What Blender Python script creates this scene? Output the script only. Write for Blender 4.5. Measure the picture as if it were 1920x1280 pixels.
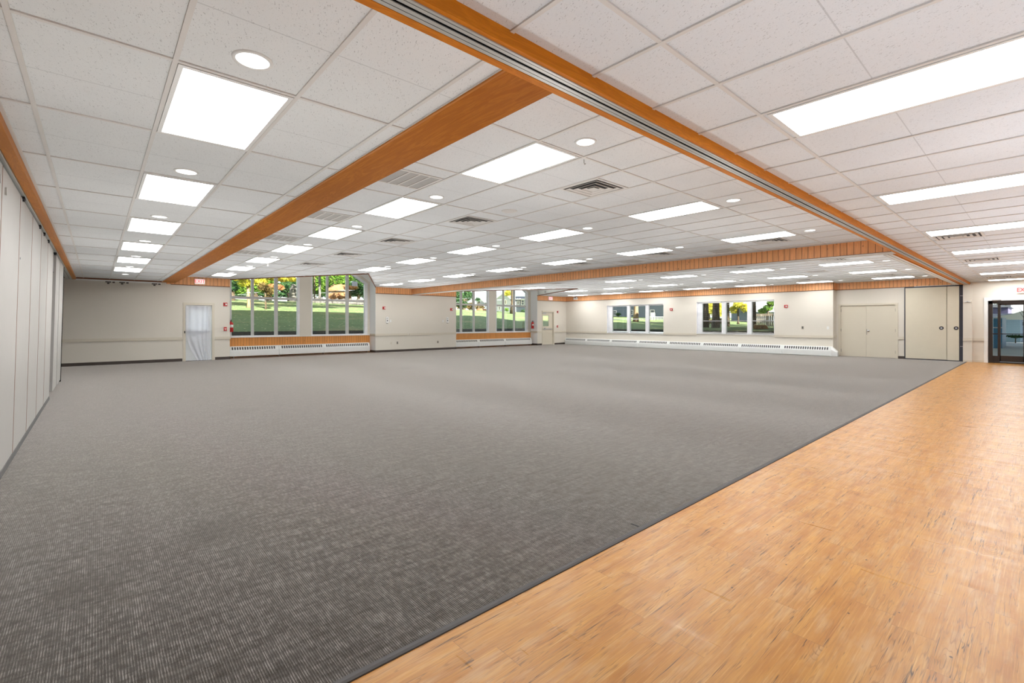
import bpy, bmesh, math, random
from mathutils import Vector, Matrix
random.seed(7)
PI = math.pi
for o in list(bpy.data.objects): bpy.data.objects.remove(o)
SC = bpy.context.scene
COL = SC.collection

# ---------------------------------------------------------------- camera
H = 1.36; F = 881.0; YAW = math.radians(41.49); HY = 604.3
cam = bpy.data.cameras.new('camera'); camo = bpy.data.objects.new('camera', cam); COL.objects.link(camo)
cam.sensor_width = 36; cam.lens = F/1920*36; cam.shift_x = 0; cam.shift_y = -(640-HY)/1920
cam.clip_start = .05; cam.clip_end = 500
camo.location = (0, 0, H); camo.rotation_euler = (PI/2, 0, -YAW)
SC.camera = camo
def ray(px, py):
    a = (px-960)/F; b = -(py-HY)/F; c, s = math.cos(YAW), math.sin(YAW)
    return Vector((a*c+s, -a*s+c, b))
def atY(px, py, y): d = ray(px, py); t = y/d.y; return Vector((d.x*t, y, H+d.z*t))
def atX(px, py, x): d = ray(px, py); t = x/d.x; return Vector((x, d.y*t, H+d.z*t))

# ---------------------------------------------------------------- view + world + sun
SC.view_settings.view_transform = 'Standard'; SC.view_settings.look = 'None'
SC.view_settings.exposure = 0.54; SC.view_settings.gamma = 1; SC.view_settings.use_curve_mapping = False
W = bpy.data.worlds.new('world'); SC.world = W; W.use_nodes = True
wn = W.node_tree; wn.nodes.clear()
sky = wn.nodes.new('ShaderNodeTexSky'); sky.sky_type = 'NISHITA'; sky.sun_disc = False
sky.sun_elevation = math.radians(24); sky.sun_rotation = math.radians(200); sky.air_density = 1.0; sky.dust_density = 2.0
mixw = wn.nodes.new('ShaderNodeMix'); mixw.data_type = 'RGBA'; mixw.inputs[0].default_value = .6
mixw.inputs[7].default_value = (3.6, 3.8, 4.0, 1)
bg = wn.nodes.new('ShaderNodeBackground'); bg.inputs[1].default_value = .42
wo = wn.nodes.new('ShaderNodeOutputWorld')
wn.links.new(sky.outputs[0], mixw.inputs[6]); wn.links.new(mixw.outputs[2], bg.inputs[0]); wn.links.new(bg.outputs[0], wo.inputs[0])
sun = bpy.data.lights.new('sun', 'SUN'); sun.energy = 25; sun.angle = math.radians(.6); sun.color = (1, .9, .72)
suno = bpy.data.objects.new('sun', sun); COL.objects.link(suno)
suno.rotation_euler = Vector((-.12, -.81, .574)).to_track_quat('Z', 'Y').to_euler()   # lamp direction: towards +y and down
# unseen fill spots added in the room, pointing up to brighten the ceilings
FILL_POWER = 86.0
def fill_spot(x, y, z=.45, p=1.0, col=(1, .98, .96)):
    l = bpy.data.lights.new('ceiling_fill', 'SPOT'); l.energy = FILL_POWER*p; l.spot_size = math.radians(168); l.spot_blend = 1.0
    l.shadow_soft_size = 0.0; l.color = col
    o = bpy.data.objects.new('ceiling_fill', l); COL.objects.link(o); o.location = (x, y, z); o.rotation_euler = (PI, 0, 0)
for bx in (3.9, 8.0, 13.4, 16.8, 19.1):
    for by in (3.6, 7.4, 11.2, 14.6): fill_spot(bx, by, p=.80 if bx < 19 else .56)
for by in (3.2, 7.0, 10.8, 14.6): fill_spot(.75, by, p=.55)
for bx in (1.5, 5.0, 8.6, 12.2, 15.8, 18.8): fill_spot(bx, -.6, p=1.2 if bx < 18 else .5, col=(.93, 1, 1.1))
for bx, bp in ((2.6, .6), (6.6, 1.6), (11.6, 1.7), (15.9, 2.0), (20.6, .8)): fill_spot(bx, 17.3, p=bp, z=.35)

# ---------------------------------------------------------------- materials
MATS = {}
class NG:
    def __init__(s, name):
        s.m = bpy.data.materials.new(name); s.m.use_nodes = True; s.t = s.m.node_tree; s.t.nodes.clear()
        s.out = s.t.nodes.new('ShaderNodeOutputMaterial')
    def put(s, sock, v):
        if v is None: return
        if isinstance(v, bpy.types.NodeSocket): s.t.links.new(v, sock)
        elif isinstance(v, (tuple, list)) and len(v) == 3 and sock.type == 'RGBA': sock.default_value = (*v, 1)
        else: sock.default_value = v
    def math(s, op, a, b=None, clamp=False):
        n = s.t.nodes.new('ShaderNodeMath'); n.operation = op; n.use_clamp = clamp
        s.put(n.inputs[0], a); s.put(n.inputs[1], b); return n.outputs[0]
    def pos(s):
        n = s.t.nodes.new('ShaderNodeNewGeometry'); x = s.t.nodes.new('ShaderNodeSeparateXYZ')
        s.t.links.new(n.outputs['Position'], x.inputs[0]); return x.outputs[0], x.outputs[1], x.outputs[2], n.outputs['Position']
    def xyz(s, a, b, c):
        n = s.t.nodes.new('ShaderNodeCombineXYZ'); s.put(n.inputs[0], a); s.put(n.inputs[1], b); s.put(n.inputs[2], c); return n.outputs[0]
    def noise(s, v, scale, detail=2, rough=.5, dist=0):
        n = s.t.nodes.new('ShaderNodeTexNoise'); s.put(n.inputs['Vector'], v); n.inputs['Scale'].default_value = scale
        n.inputs['Detail'].default_value = detail; n.inputs['Roughness'].default_value = rough; n.inputs['Distortion'].default_value = dist
        return n.outputs[0]
    def vor(s, v, scale, out='Distance', rnd=1.0):
        n = s.t.nodes.new('ShaderNodeTexVoronoi'); s.put(n.inputs['Vector'], v); n.inputs['Scale'].default_value = scale
        n.inputs['Randomness'].default_value = rnd; return n.outputs[out]
    def white(s, v):
        n = s.t.nodes.new('ShaderNodeTexWhiteNoise'); n.noise_dimensions = '3D'; s.put(n.inputs[0], v); return n.outputs['Value']
    def mix(s, f, a, b):
        n = s.t.nodes.new('ShaderNodeMix'); n.data_type = 'RGBA'; s.put(n.inputs[0], f); s.put(n.inputs[6], a); s.put(n.inputs[7], b); return n.outputs[2]
    def mapr(s, v, a, b, c=0., d=1.):
        n = s.t.nodes.new('ShaderNodeMapRange'); s.put(n.inputs[0], v)
        for i, q in enumerate((a, b, c, d)): n.inputs[i+1].default_value = q
        return n.outputs[0]
    def bump(s, h, strength=.3, dist=.01):
        n = s.t.nodes.new('ShaderNodeBump'); s.put(n.inputs['Height'], h); n.inputs['Strength'].default_value = strength
        n.inputs['Distance'].default_value = dist; return n.outputs[0]
    def bsdf(s, col, rough=.6, metal=0., normal=None, spec=.5, trans=0.):
        n = s.t.nodes.new('ShaderNodeBsdfPrincipled'); s.put(n.inputs['Base Color'], col); s.put(n.inputs['Roughness'], rough)
        n.inputs['Metallic'].default_value = metal; n.inputs['Specular IOR Level'].default_value = spec
        if normal is not None: s.t.links.new(normal, n.inputs['Normal'])
        s.last = n; s.t.links.new(n.outputs[0], s.out.inputs[0]); return n
def plain(name, col, rough=.6, metal=0., spec=.5, vary=.05, nscale=6.):
    g = NG(name); _, _, _, P = g.pos()
    k = g.mapr(g.noise(P, nscale, 3), .3, .7, 1-vary, 1+vary)
    c = g.mix(1.0, col, col)
    v = g.t.nodes.new('ShaderNodeVectorMath'); v.operation = 'SCALE'; g.t.links.new(c, v.inputs[0]); g.t.links.new(k, v.inputs[3])
    g.bsdf(v.outputs[0], rough, metal, None, spec); MATS[name] = g.m; return g.m

def tile_mat(name, col, y0):
    g = NG(name); x, y, z, P = g.pos()
    wob = g.noise(P, 60, 1)
    ax = g.math('ADD', g.math('MULTIPLY', x, 1.0), g.math('MULTIPLY', wob, .02))
    ay = g.math('ADD', g.math('MULTIPLY', y, .62), g.math('MULTIPLY', wob, .03))
    V = g.xyz(ax, ay, 0.)
    d1 = g.vor(V, 95); c1 = g.noise(P, 40, 2)
    h1 = g.math('MULTIPLY', g.math('LESS_THAN', d1, .20), g.math('GREATER_THAN', c1, .44))
    d2 = g.vor(V, 210); h2 = g.math('LESS_THAN', d2, .20)
    holes = g.math('MAXIMUM', h1, g.math('MULTIPLY', h2, .5))
    # score line across the middle of each 2x4 tile (long side along y)
    f = g.math('FRACT', g.math('DIVIDE', g.math('SUBTRACT', y, y0-12.2*4+.61-.0), 1.22))
    sc = g.math('LESS_THAN', g.math('ABSOLUTE', g.math('SUBTRACT', f, 0.0)), .006)
    # the fract above is zero at the tile middle
    big = g.mapr(g.noise(P, 1.3, 2), .3, .7, .97, 1.03)
    c = g.mix(g.math('MULTIPLY', holes, .55), col, tuple(v*.36 for v in col))
    c = g.mix(g.math('MULTIPLY', sc, .4), c, tuple(v*.45 for v in col))
    v = g.t.nodes.new('ShaderNodeVectorMath'); v.operation = 'SCALE'; g.t.links.new(c, v.inputs[0]); g.t.links.new(big, v.inputs[3])
    g.bsdf(v.outputs[0], .9, 0, g.bump(g.math('SUBTRACT', 1.0, holes), .25, .003), .1); MATS[name] = g.m
tile_mat('tile_left', (.735, .75, .75), 3.03)
tile_mat('tile_mid', (.725, .74, .745), 2.95)
tile_mat('tile_right', (.72, .745, .765), 1.25)
plain('tee', (.66, .64, .61), .5, 0, .4, .02)

def paint(name, col, rough=.55):
    g = NG(name); _, _, _, P = g.pos()
    k = g.mapr(g.noise(P, .9, 3), .3, .7, .985, 1.015)
    c = g.t.nodes.new('ShaderNodeVectorMath'); c.operation = 'SCALE'; c.inputs[0].default_value = col; g.t.links.new(k, c.inputs[3])
    g.bsdf(c.outputs[0], rough, 0, g.bump(g.noise(P, 90, 2), .05, .002), .3); MATS[name] = g.m
paint('wall', (.72, .67, .59)); paint('pier_daylit', (.90, .91, .91)); paint('white_paint', (.80, .80, .78), .4); paint('cream', (.67, .61, .50), .45)
paint('rail', (.66, .60, .50), .4); paint('cool_white', (.74, .76, .76), .4)

def wood_mat(name, dark, mid, light, axis, scale=1.0, rough=.4, spec=.5):
    """stained board with grain running along axis 'x' or 'y'"""
    g = NG(name); x, y, z, P = g.pos()
    a, b = (x, y) if axis == 'x' else (y, x)
    V = g.xyz(g.math('MULTIPLY', a, .8*scale), g.math('MULTIPLY', b, 7*scale), g.math('MULTIPLY', z, 7*scale))
    n1 = g.noise(V, 1.4, 5, .6, 1.2)
    rings = g.math('FRACT', g.math('MULTIPLY', n1, 7.0)); rings = g.math('ABSOLUTE', g.math('SUBTRACT', rings, .5))
    fine = g.noise(g.xyz(g.math('MULTIPLY', a, 4.), g.math('MULTIPLY', b, 160.), g.math('MULTIPLY', z, 160.)), 1., 3)
    c = g.mix(g.mapr(n1, .3, .7), mid, light); c = g.mix(g.mapr(rings, .5, .15, 0., .45), c, dark)
    c = g.mix(g.mapr(fine, .45, .75, 0., .35), c, dark)
    g.bsdf(c, rough, 0, None, spec); MATS[name] = g.m
wood_mat('stain_x', (.44, .13, .006), (.60, .19, .008), (.70, .25, .015), 'x', 1.0, .5, .15)
wood_mat('stain_y', (.29, .080, .005), (.43, .14, .010), (.51, .185, .02), 'y', .8, .6, .12)
wood_mat('stain_yl', (.36, .12, .015), (.48, .17, .02), (.58, .22, .03), 'y', 1., .5, .25)
wood_mat('brown_trim', (.10, .03, .012), (.20, .06, .02), (.24, .08, .03), 'x', 1., .5)
wood_mat('bay_floor_wood', (.14, .07, .04), (.24, .13, .075), (.30, .17, .1), 'x', 1., .5)

def pine(name, light, dark, width=.115):
    g = NG(name); x, y, z, P = g.pos()
    s = g.math('ADD', x, y); u = g.math('DIVIDE', s, width); fl = g.math('FLOOR', u); fr = g.math('FRACT', u)
    rnd = g.white(g.xyz(fl, 3.3, 0.)); rnd2 = g.white(g.xyz(fl, 9.1, 4.))
    edge = g.math('ABSOLUTE', g.math('SUBTRACT', fr, .5))
    groove = g.math('GREATER_THAN', edge, .462)
    gr = g.noise(g.xyz(g.math('MULTIPLY', s, 45.), g.math('MULTIPLY', rnd, 40.), g.math('MULTIPLY', z, 2.2)), 1., 4, .6, 1.5)
    kn = g.vor(g.xyz(g.math('MULTIPLY', s, 7.5), g.math('MULTIPLY', rnd, 30.), g.math('MULTIPLY', z, 5.)), 1., 'Distance')
    knot = g.math('MULTIPLY', g.mapr(kn, .13, .06), g.math('GREATER_THAN', rnd2, .35))
    c = g.mix(g.mapr(rnd, 0, 1, 0., .5), light, tuple(v*.78 for v in light))
    c = g.mix(g.mapr(gr, .42, .7, 0., .45), c, dark)
    c = g.mix(g.math('MULTIPLY', knot, .8), c, tuple(v*.35 for v in dark))
    c = g.mix(g.math('MULTIPLY', groove, .85), c, tuple(v*.22 for v in dark))
    hgt = g.math('SUBTRACT', 1., groove)
    g.bsdf(c, .42, 0, g.bump(hgt, .6, .006), .4); MATS[name] = g.m
pine('pine', (.94, .46, .20), (.50, .19, .07))
pine('pine_low', (.74, .32, .085), (.52, .19, .045), .10)

# carpet ------------------------------------------------------------
g = NG('carpet'); x, y, z, P = g.pos()
u = g.math('DIVIDE', x, .0095)
rib = g.math('ABSOLUTE', g.math('SUBTRACT', g.math('FRACT', u), .5)); col_id = g.math('FLOOR', u)
dash = g.noise(g.xyz(g.math('MULTIPLY', col_id, 7.77), g.math('MULTIPLY', y, 13.), 0.), 1., 3, .7)
fuzz = g.noise(P, 260, 3, .7)
band = g.noise(g.xyz(g.math('MULTIPLY', x, 4.5), g.math('MULTIPLY', y, 28.), 2.), 1., 3, .6)
cloud = g.noise(P, .55, 4, .6); blot = g.noise(P, 2.6, 3, .55)
ribm = g.mapr(rib, .16, .34)
v = g.math('MULTIPLY', ribm, g.mapr(dash, .45, .66, .10, 1.15))
v = g.math('MULTIPLY', v, g.mapr(band, .32, .66, .45, 1.25))
basec = g.mix(g.mapr(fuzz, .3, .7), (.014, .0115, .009), (.098, .086, .073))
c = g.mix(v, basec, (.34, .315, .29))
stain = g.math('MULTIPLY', g.mapr(blot, .56, .70), g.mapr(cloud, .46, .6))
c = g.mix(g.math('MULTIPLY', stain, .45), c, (.10, .088, .070))
c = g.mix(g.mapr(band, .35, .72, 0., .22), c, (.30, .285, .27))
# quarter metre seams between carpet tiles, barely visible
def near_line(a, w, t):
    f = g.math('FRACT', g.math('DIVIDE', a, w)); return g.math('LESS_THAN', f, t)
sm = g.math('MAXIMUM', near_line(x, .61, .004), near_line(y, .61, .004))
sm = g.math('MULTIPLY', sm, g.mapr(g.noise(P, 1.1, 1), .52, .6))
c = g.mix(g.math('MULTIPLY', sm, .5), c, (.06, .055, .05))
spots = None
for sx, sy, r in ((1.31, 4.91, .16), (.56, 3.54, .30), (1.65, 8.19, .35), (0.0, 3.23, .2)):
    dx = g.math('SUBTRACT', x, sx); dy = g.math('SUBTRACT', y, sy)
    d = g.math('SQRT', g.math('ADD', g.math('MULTIPLY', dx, dx), g.math('MULTIPLY', dy, dy)))
    d = g.math('ADD', d, g.math('MULTIPLY', g.math('SUBTRACT', blot, .5), .5))
    k = g.mapr(d, r, r*.4); spots = k if spots is None else g.math('MAXIMUM', spots, k)
c = g.mix(g.math('MULTIPLY', spots, .36), c, (.055, .047, .038))
n_ = g.bsdf(c, .95, 0, g.bump(g.math('ADD', ribm, g.math('MULTIPLY', fuzz, .6)), .5, .003), .15)
n_.inputs['Sheen Weight'].default_value = .95; n_.inputs['Sheen Roughness'].default_value = .30; n_.inputs['Sheen Tint'].default_value = (1, .94, .89, 1); MATS['carpet'] = g.m

# vinyl plank floor --------------------------------------------------
g = NG('planks'); x, y, z, P = g.pos()
PW, PL = .152, .914
row = g.math('FLOOR', g.math('DIVIDE', y, PW)); ro = g.white(g.xyz(row, 1.7, .3))
xs = g.math('ADD', g.math('DIVIDE', x, PL), g.math('MULTIPLY', ro, 5.)); cel = g.math('FLOOR', xs)
r1 = g.white(g.xyz(row, cel, 1.)); r2 = g.white(g.xyz(row, cel, 7.)); r3 = g.white(g.xyz(row, cel, 13.))
ox = g.math('ADD', x, g.math('MULTIPLY', r1, 37.)); oy = g.math('ADD', y, g.math('MULTIPLY', r2, 11.))
V = g.xyz(g.math('MULTIPLY', ox, .95), g.math('MULTIPLY', oy, 10.), 0.)
n1 = g.noise(V, 1.0, 3, .5, .25)
rings = g.math('ABSOLUTE', g.math('SUBTRACT', g.math('FRACT', g.math('MULTIPLY', n1, 17.)), .5))
fine = g.noise(g.xyz(g.math('MULTIPLY', ox, 3.), g.math('MULTIPLY', oy, 120.), 0.), 1., 4, .65)
patch = g.noise(g.xyz(g.math('MULTIPLY', ox, 2.0), g.math('MULTIPLY', oy, 11.), 5.), 1., 4, .6)
patch2 = g.noise(g.xyz(g.math('MULTIPLY', ox, 3.4), g.math('MULTIPLY', oy, 15.), 25.), 1., 3, .6)
crk = g.noise(g.xyz(g.math('MULTIPLY', ox, .8), g.math('MULTIPLY', oy, 34.), 9.), 1., 3, .6, .1)
crack = g.math('MULTIPLY', g.mapr(g.math('ABSOLUTE', g.math('SUBTRACT', crk, .5)), .013, .002), g.mapr(g.noise(g.xyz(g.math('MULTIPLY', ox, 1.3), g.math('MULTIPLY', oy, 16.), 3.), 1., 2), .55, .60))
crk2 = g.noise(g.xyz(g.math('MULTIPLY', ox, 2.6), g.math('MULTIPLY', oy, 60.), 19.), 1., 2, .5, .1)
crack2 = g.math('MULTIPLY', g.mapr(g.math('ABSOLUTE', g.math('SUBTRACT', crk2, .5)), .03, .006), g.mapr(g.noise(g.xyz(g.math('MULTIPLY', ox, 5.), g.math('MULTIPLY', oy, 30.), 13.), 1., 2), .54, .62))
kv = g.xyz(g.math('MULTIPLY', ox, 1.5), g.math('MULTIPLY', oy, 4.2), 0.)
dk = g.math('ADD', g.vor(kv, 1.), g.math('MULTIPLY', g.math('SUBTRACT', g.noise(kv, 3., 2), .5), .08))
kgate = g.math('GREATER_THAN', g.vor(kv, 1., 'Color'), .45)
knot = g.math('MULTIPLY', g.mapr(dk, .040, .018), kgate)
oval = g.math('MULTIPLY', g.mapr(g.math('ABSOLUTE', g.math('SUBTRACT', g.math('FRACT', g.math('MULTIPLY', dk, 22.)), .5)), .16, .03), g.math('MULTIPLY', kgate, g.mapr(dk, .26, .16)))
dot = g.mapr(g.vor(g.xyz(g.math('MULTIPLY', ox, 5.), g.math('MULTIPLY', oy, 7.), 8.), 1.), .045, .03)
c = g.mix(g.mapr(patch, .32, .66), (.45, .170, .024), (.62, .30, .062))
c = g.mix(g.mapr(patch2, .50, .72, 0., .55), c, (.60, .40, .22))
c = g.mix(g.mapr(r3, 0, 1, 0., .30), c, (.60, .32, .10))
c = g.mix(g.math('MULTIPLY', g.mapr(rings, .12, .02), g.mapr(g.noise(V, .6, 2), .45, .60, .0, .60)), c, (.33, .145, .035))
c = g.mix(g.math('MULTIPLY', oval, .60), c, (.33, .145, .035))
c = g.mix(g.mapr(fine, .50, .72, 0., .55), c, (.36, .17, .05))
c = g.mix(g.mapr(fine, .46, .30, 0., .45), c, (.74, .46, .19))
c = g.mix(g.math('MULTIPLY', crack2, .55), c, (.17, .08, .03))
c = g.mix(g.math('MULTIPLY', crack, .92), c, (.055, .028, .014))
c = g.mix(g.math('MULTIPLY', g.math('MAXIMUM', knot, dot), .85), c, (.06, .03, .015))
ej = g.math('LESS_THAN', g.math('FRACT', xs), .0032); el = g.math('LESS_THAN', g.math('FRACT', g.math('DIVIDE', y, PW)), .012)
c = g.mix(g.math('MULTIPLY', g.math('MAXIMUM', ej, g.math('MULTIPLY', el, .4)), .38), c, (.20, .10, .04))
rg = g.mapr(g.noise(g.xyz(g.math('MULTIPLY', x, 14.), g.math('MULTIPLY', y, 1.2), 0.), 1., 3), .3, .7, .27, .40)
g.bsdf(c, rg, 0, g.bump(g.math('ADD', fine, g.math('MULTIPLY', g.noise(P, 5., 2), 1.2)), .12, .003), .42); MATS['planks'] = g.m

# others --------------------------------------------------------------
def emis(name, col, strength, stripes=False):
    g = NG(name); e = g.t.nodes.new('ShaderNodeEmission'); e.inputs[0].default_value = (*col, 1); e.inputs[1].default_value = strength
    g.t.links.new(e.outputs[0], g.out.inputs[0]); MATS[name] = g.m
emis('lens', (.985, 1, 1), 11.5)
emis('lens_small', (1, .99, .96), 2.2)
emis('exit_red', (1, .06, .06), 1.1)
emis('exit_face', (1, .80, .76), .75)
plain('metal_white', (.74, .74, .72), .35, 0, .5, .01)
plain('heater_white', (.80, .81, .79), .35, 0, .5, .015)
plain('slot_dark', (.07, .07, .07), .6)
plain('track_metal', (.50, .50, .47), .38, .35, .5, .03)
plain('track_pale', (.70, .68, .64), .4, .1, .5, .02)
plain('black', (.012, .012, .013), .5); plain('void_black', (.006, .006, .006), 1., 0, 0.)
plain('dark_rubber', (.055, .047, .045), .55)
plain('base_brown', (.055, .040, .032), .5)
plain('panel_fabric', (.45, .43, .405), .7, 0, .25, .012)
plain('panel_edge', (.22, .09, .045), .5)
plain('closet_panel', (.69, .63, .505), .6, 0, .3, .01)
plain('navy_black', (.03, .03, .045), .45)
plain('bronze', (.035, .025, .02), .38, .4)
plain('chrome', (.55, .55, .55), .25, .9)
plain('vent_white', (.68, .66, .63), .45, 0, .4, .01)
plain('grille_grey', (.42, .41, .39), .6)
plain('duct_dark', (.03, .03, .03), .7)
plain('red', (.55, .015, .015), .35)
plain('red_dark', (.32, .02, .02), .4)
plain('white_plastic', (.82, .81, .78), .35, 0, .5, .01)
plain('mullion', (.55, .54, .53), .4, .1)
plain('mullion_white', (.80, .80, .82), .4)
plain('blue_white', (.62, .70, .82), .5)
plain('alu', (.48, .48, .5), .35, .8)
plain('hinge', (.35, .32, .27), .4, .6)
plain('sign_white', (.85, .84, .82), .4)
plain('carpet_edge', (.13, .125, .12), .8)
# glass
g = NG('glass'); tr = g.t.nodes.new('ShaderNodeBsdfTransparent'); tr.inputs[0].default_value = (.93, .95, .94, 1)
gl = g.t.nodes.new('ShaderNodeBsdfGlossy'); gl.inputs['Roughness'].default_value = .02
lw = g.t.nodes.new('ShaderNodeFresnel'); lw.inputs[0].default_value = 1.35
ms = g.t.nodes.new('ShaderNodeMixShader'); g.t.links.new(lw.outputs[0], ms.inputs[0]); g.t.links.new(tr.outputs[0], ms.inputs[1]); g.t.links.new(gl.outputs[0], ms.inputs[2])
g.t.links.new(ms.outputs[0], g.out.inputs[0]); MATS['glass'] = g.m
# sheer curtain
g = NG('sheer'); df = g.t.nodes.new('ShaderNodeBsdfDiffuse'); df.inputs[0].default_value = (.86, .87, .92, 1)
tl = g.t.nodes.new('ShaderNodeBsdfTranslucent'); tl.inputs[0].default_value = (.9, .92, .97, 1)
tr = g.t.nodes.new('ShaderNodeBsdfTransparent')
m1 = g.t.nodes.new('ShaderNodeMixShader'); m1.inputs[0].default_value = .4; g.t.links.new(df.outputs[0], m1.inputs[1]); g.t.links.new(tl.outputs[0], m1.inputs[2])
m2 = g.t.nodes.new('ShaderNodeMixShader'); m2.inputs[0].default_value = .40; g.t.links.new(m1.outputs[0], m2.inputs[1]); g.t.links.new(tr.outputs[0], m2.inputs[2])
g.t.links.new(m2.outputs[0], g.out.inputs[0]); MATS['sheer'] = g.m
g = NG('frosted'); tl = g.t.nodes.new('ShaderNodeBsdfTranslucent'); tl.inputs[0].default_value = (.96, .97, 1, 1); df = g.t.nodes.new('ShaderNodeBsdfDiffuse'); df.inputs[0].default_value = (.9, .9, .9, 1)
m1 = g.t.nodes.new('ShaderNodeMixShader'); m1.inputs[0].default_value = .25; g.t.links.new(tl.outputs[0], m1.inputs[1]); g.t.links.new(df.outputs[0], m1.inputs[2]); g.t.links.new(m1.outputs[0], g.out.inputs[0]); MATS['frosted'] = g.m
# outdoors
g = NG('grass'); x, y, z, P = g.pos()
n = g.noise(P, 1.2, 4, .6); f = g.noise(P, 22, 3, .7); lv = g.vor(P, 3.8)
c = g.mix(g.mapr(n, .3, .7), (.055, .100, .045), (.10, .155, .072)); c = g.mix(g.mapr(f, .35, .75, 0., .6), c, (.17, .185, .10))
c = g.mix(g.math('MULTIPLY', g.math('LESS_THAN', lv, .16), .8), c, (.60, .52, .32))
c = g.mix(g.mapr(g.noise(P, .35, 3), .56, .72, 0., .7), c, (.22, .19, .11))
g.bsdf(c, .9, 0, g.bump(f, .5, .03), .1); MATS['grass'] = g.m
def leafy(name, a, b, t=.4):
    g = NG(name); _, _, _, P = g.pos(); c = g.mix(g.mapr(g.noise(P, 2.5, 2), .35, .65), a, b)
    d = g.t.nodes.new('ShaderNodeBsdfDiffuse'); g.t.links.new(c, d.inputs[0]); l = g.t.nodes.new('ShaderNodeBsdfTranslucent'); g.t.links.new(c, l.inputs[0])
    m = g.t.nodes.new('ShaderNodeMixShader'); m.inputs[0].default_value = t; g.t.links.new(d.outputs[0], m.inputs[1]); g.t.links.new(l.outputs[0], m.inputs[2])
    g.t.links.new(m.outputs[0], g.out.inputs[0]); MATS[name] = g.m
leafy('leaf_green', (.07, .17, .03), (.20, .34, .06)); leafy('leaf_yellow', (.42, .44, .06), (.72, .62, .10))
leafy('leaf_bronze', (.07, .055, .025), (.20, .15, .06), .3); leafy('leaf_dark', (.02, .06, .025), (.06, .12, .05), .2); leafy('leaf_red', (.30, .14, .07), (.50, .28, .14))
def bark(name, a, b):
    g = NG(name); x, y, z, P = g.pos(); n = g.noise(g.xyz(g.math('MULTIPLY', x, 9.), g.math('MULTIPLY', y, 9.), g.math('MULTIPLY', z, 1.6)), 1., 4, .6)
    g.bsdf(g.mix(g.mapr(n, .35, .65), a, b), .9, 0, g.bump(n, .8, .04), .1); MATS[name] = g.m
bark('bark', (.035, .027, .02), (.12, .095, .07)); bark('bark_pale', (.14, .10, .07), (.30, .22, .14))
bark('rock', (.06, .06, .065), (.16, .155, .15))
def siding(name, col, w=.12):
    g = NG(name); x, y, z, P = g.pos(); fr = g.math('FRACT', g.math('DIVIDE', z, w)); ln = g.math('LESS_THAN', fr, .14)
    g.bsdf(g.mix(g.math('MULTIPLY', ln, .5), col, tuple(v*.55 for v in col)), .6, 0, g.bump(fr, .4, .02), .3); MATS[name] = g.m
siding('siding_blue', (.15, .19, .25)); siding('siding_white', (.44, .50, .58)); siding('siding_purple', (.07, .065, .13)); siding('siding_ice', (.46, .62, .76))
plain('shingle', (.13, .14, .17), .85, 0, .2, .2, 3.); plain('asphalt', (.28, .31, .38), .85, 0, .2, .08, 8.)
plain('blue_box', (.03, .18, .38), .45); plain('soil_black', (.012, .011, .010), .95, 0, .1, .3)
plain('fence_wood', (.30, .25, .2), .8, 0, .2, .2); plain('house_glass', (.10, .12, .15), .15); plain('roof_slab', (.3, .3, .3), .9)
plain('leaf_litter', (.20, .11, .06), .9, 0, .1, .4, 2.); plain('mud', (.16, .13, .11), .9, 0, .1, .3, 2.)

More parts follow.
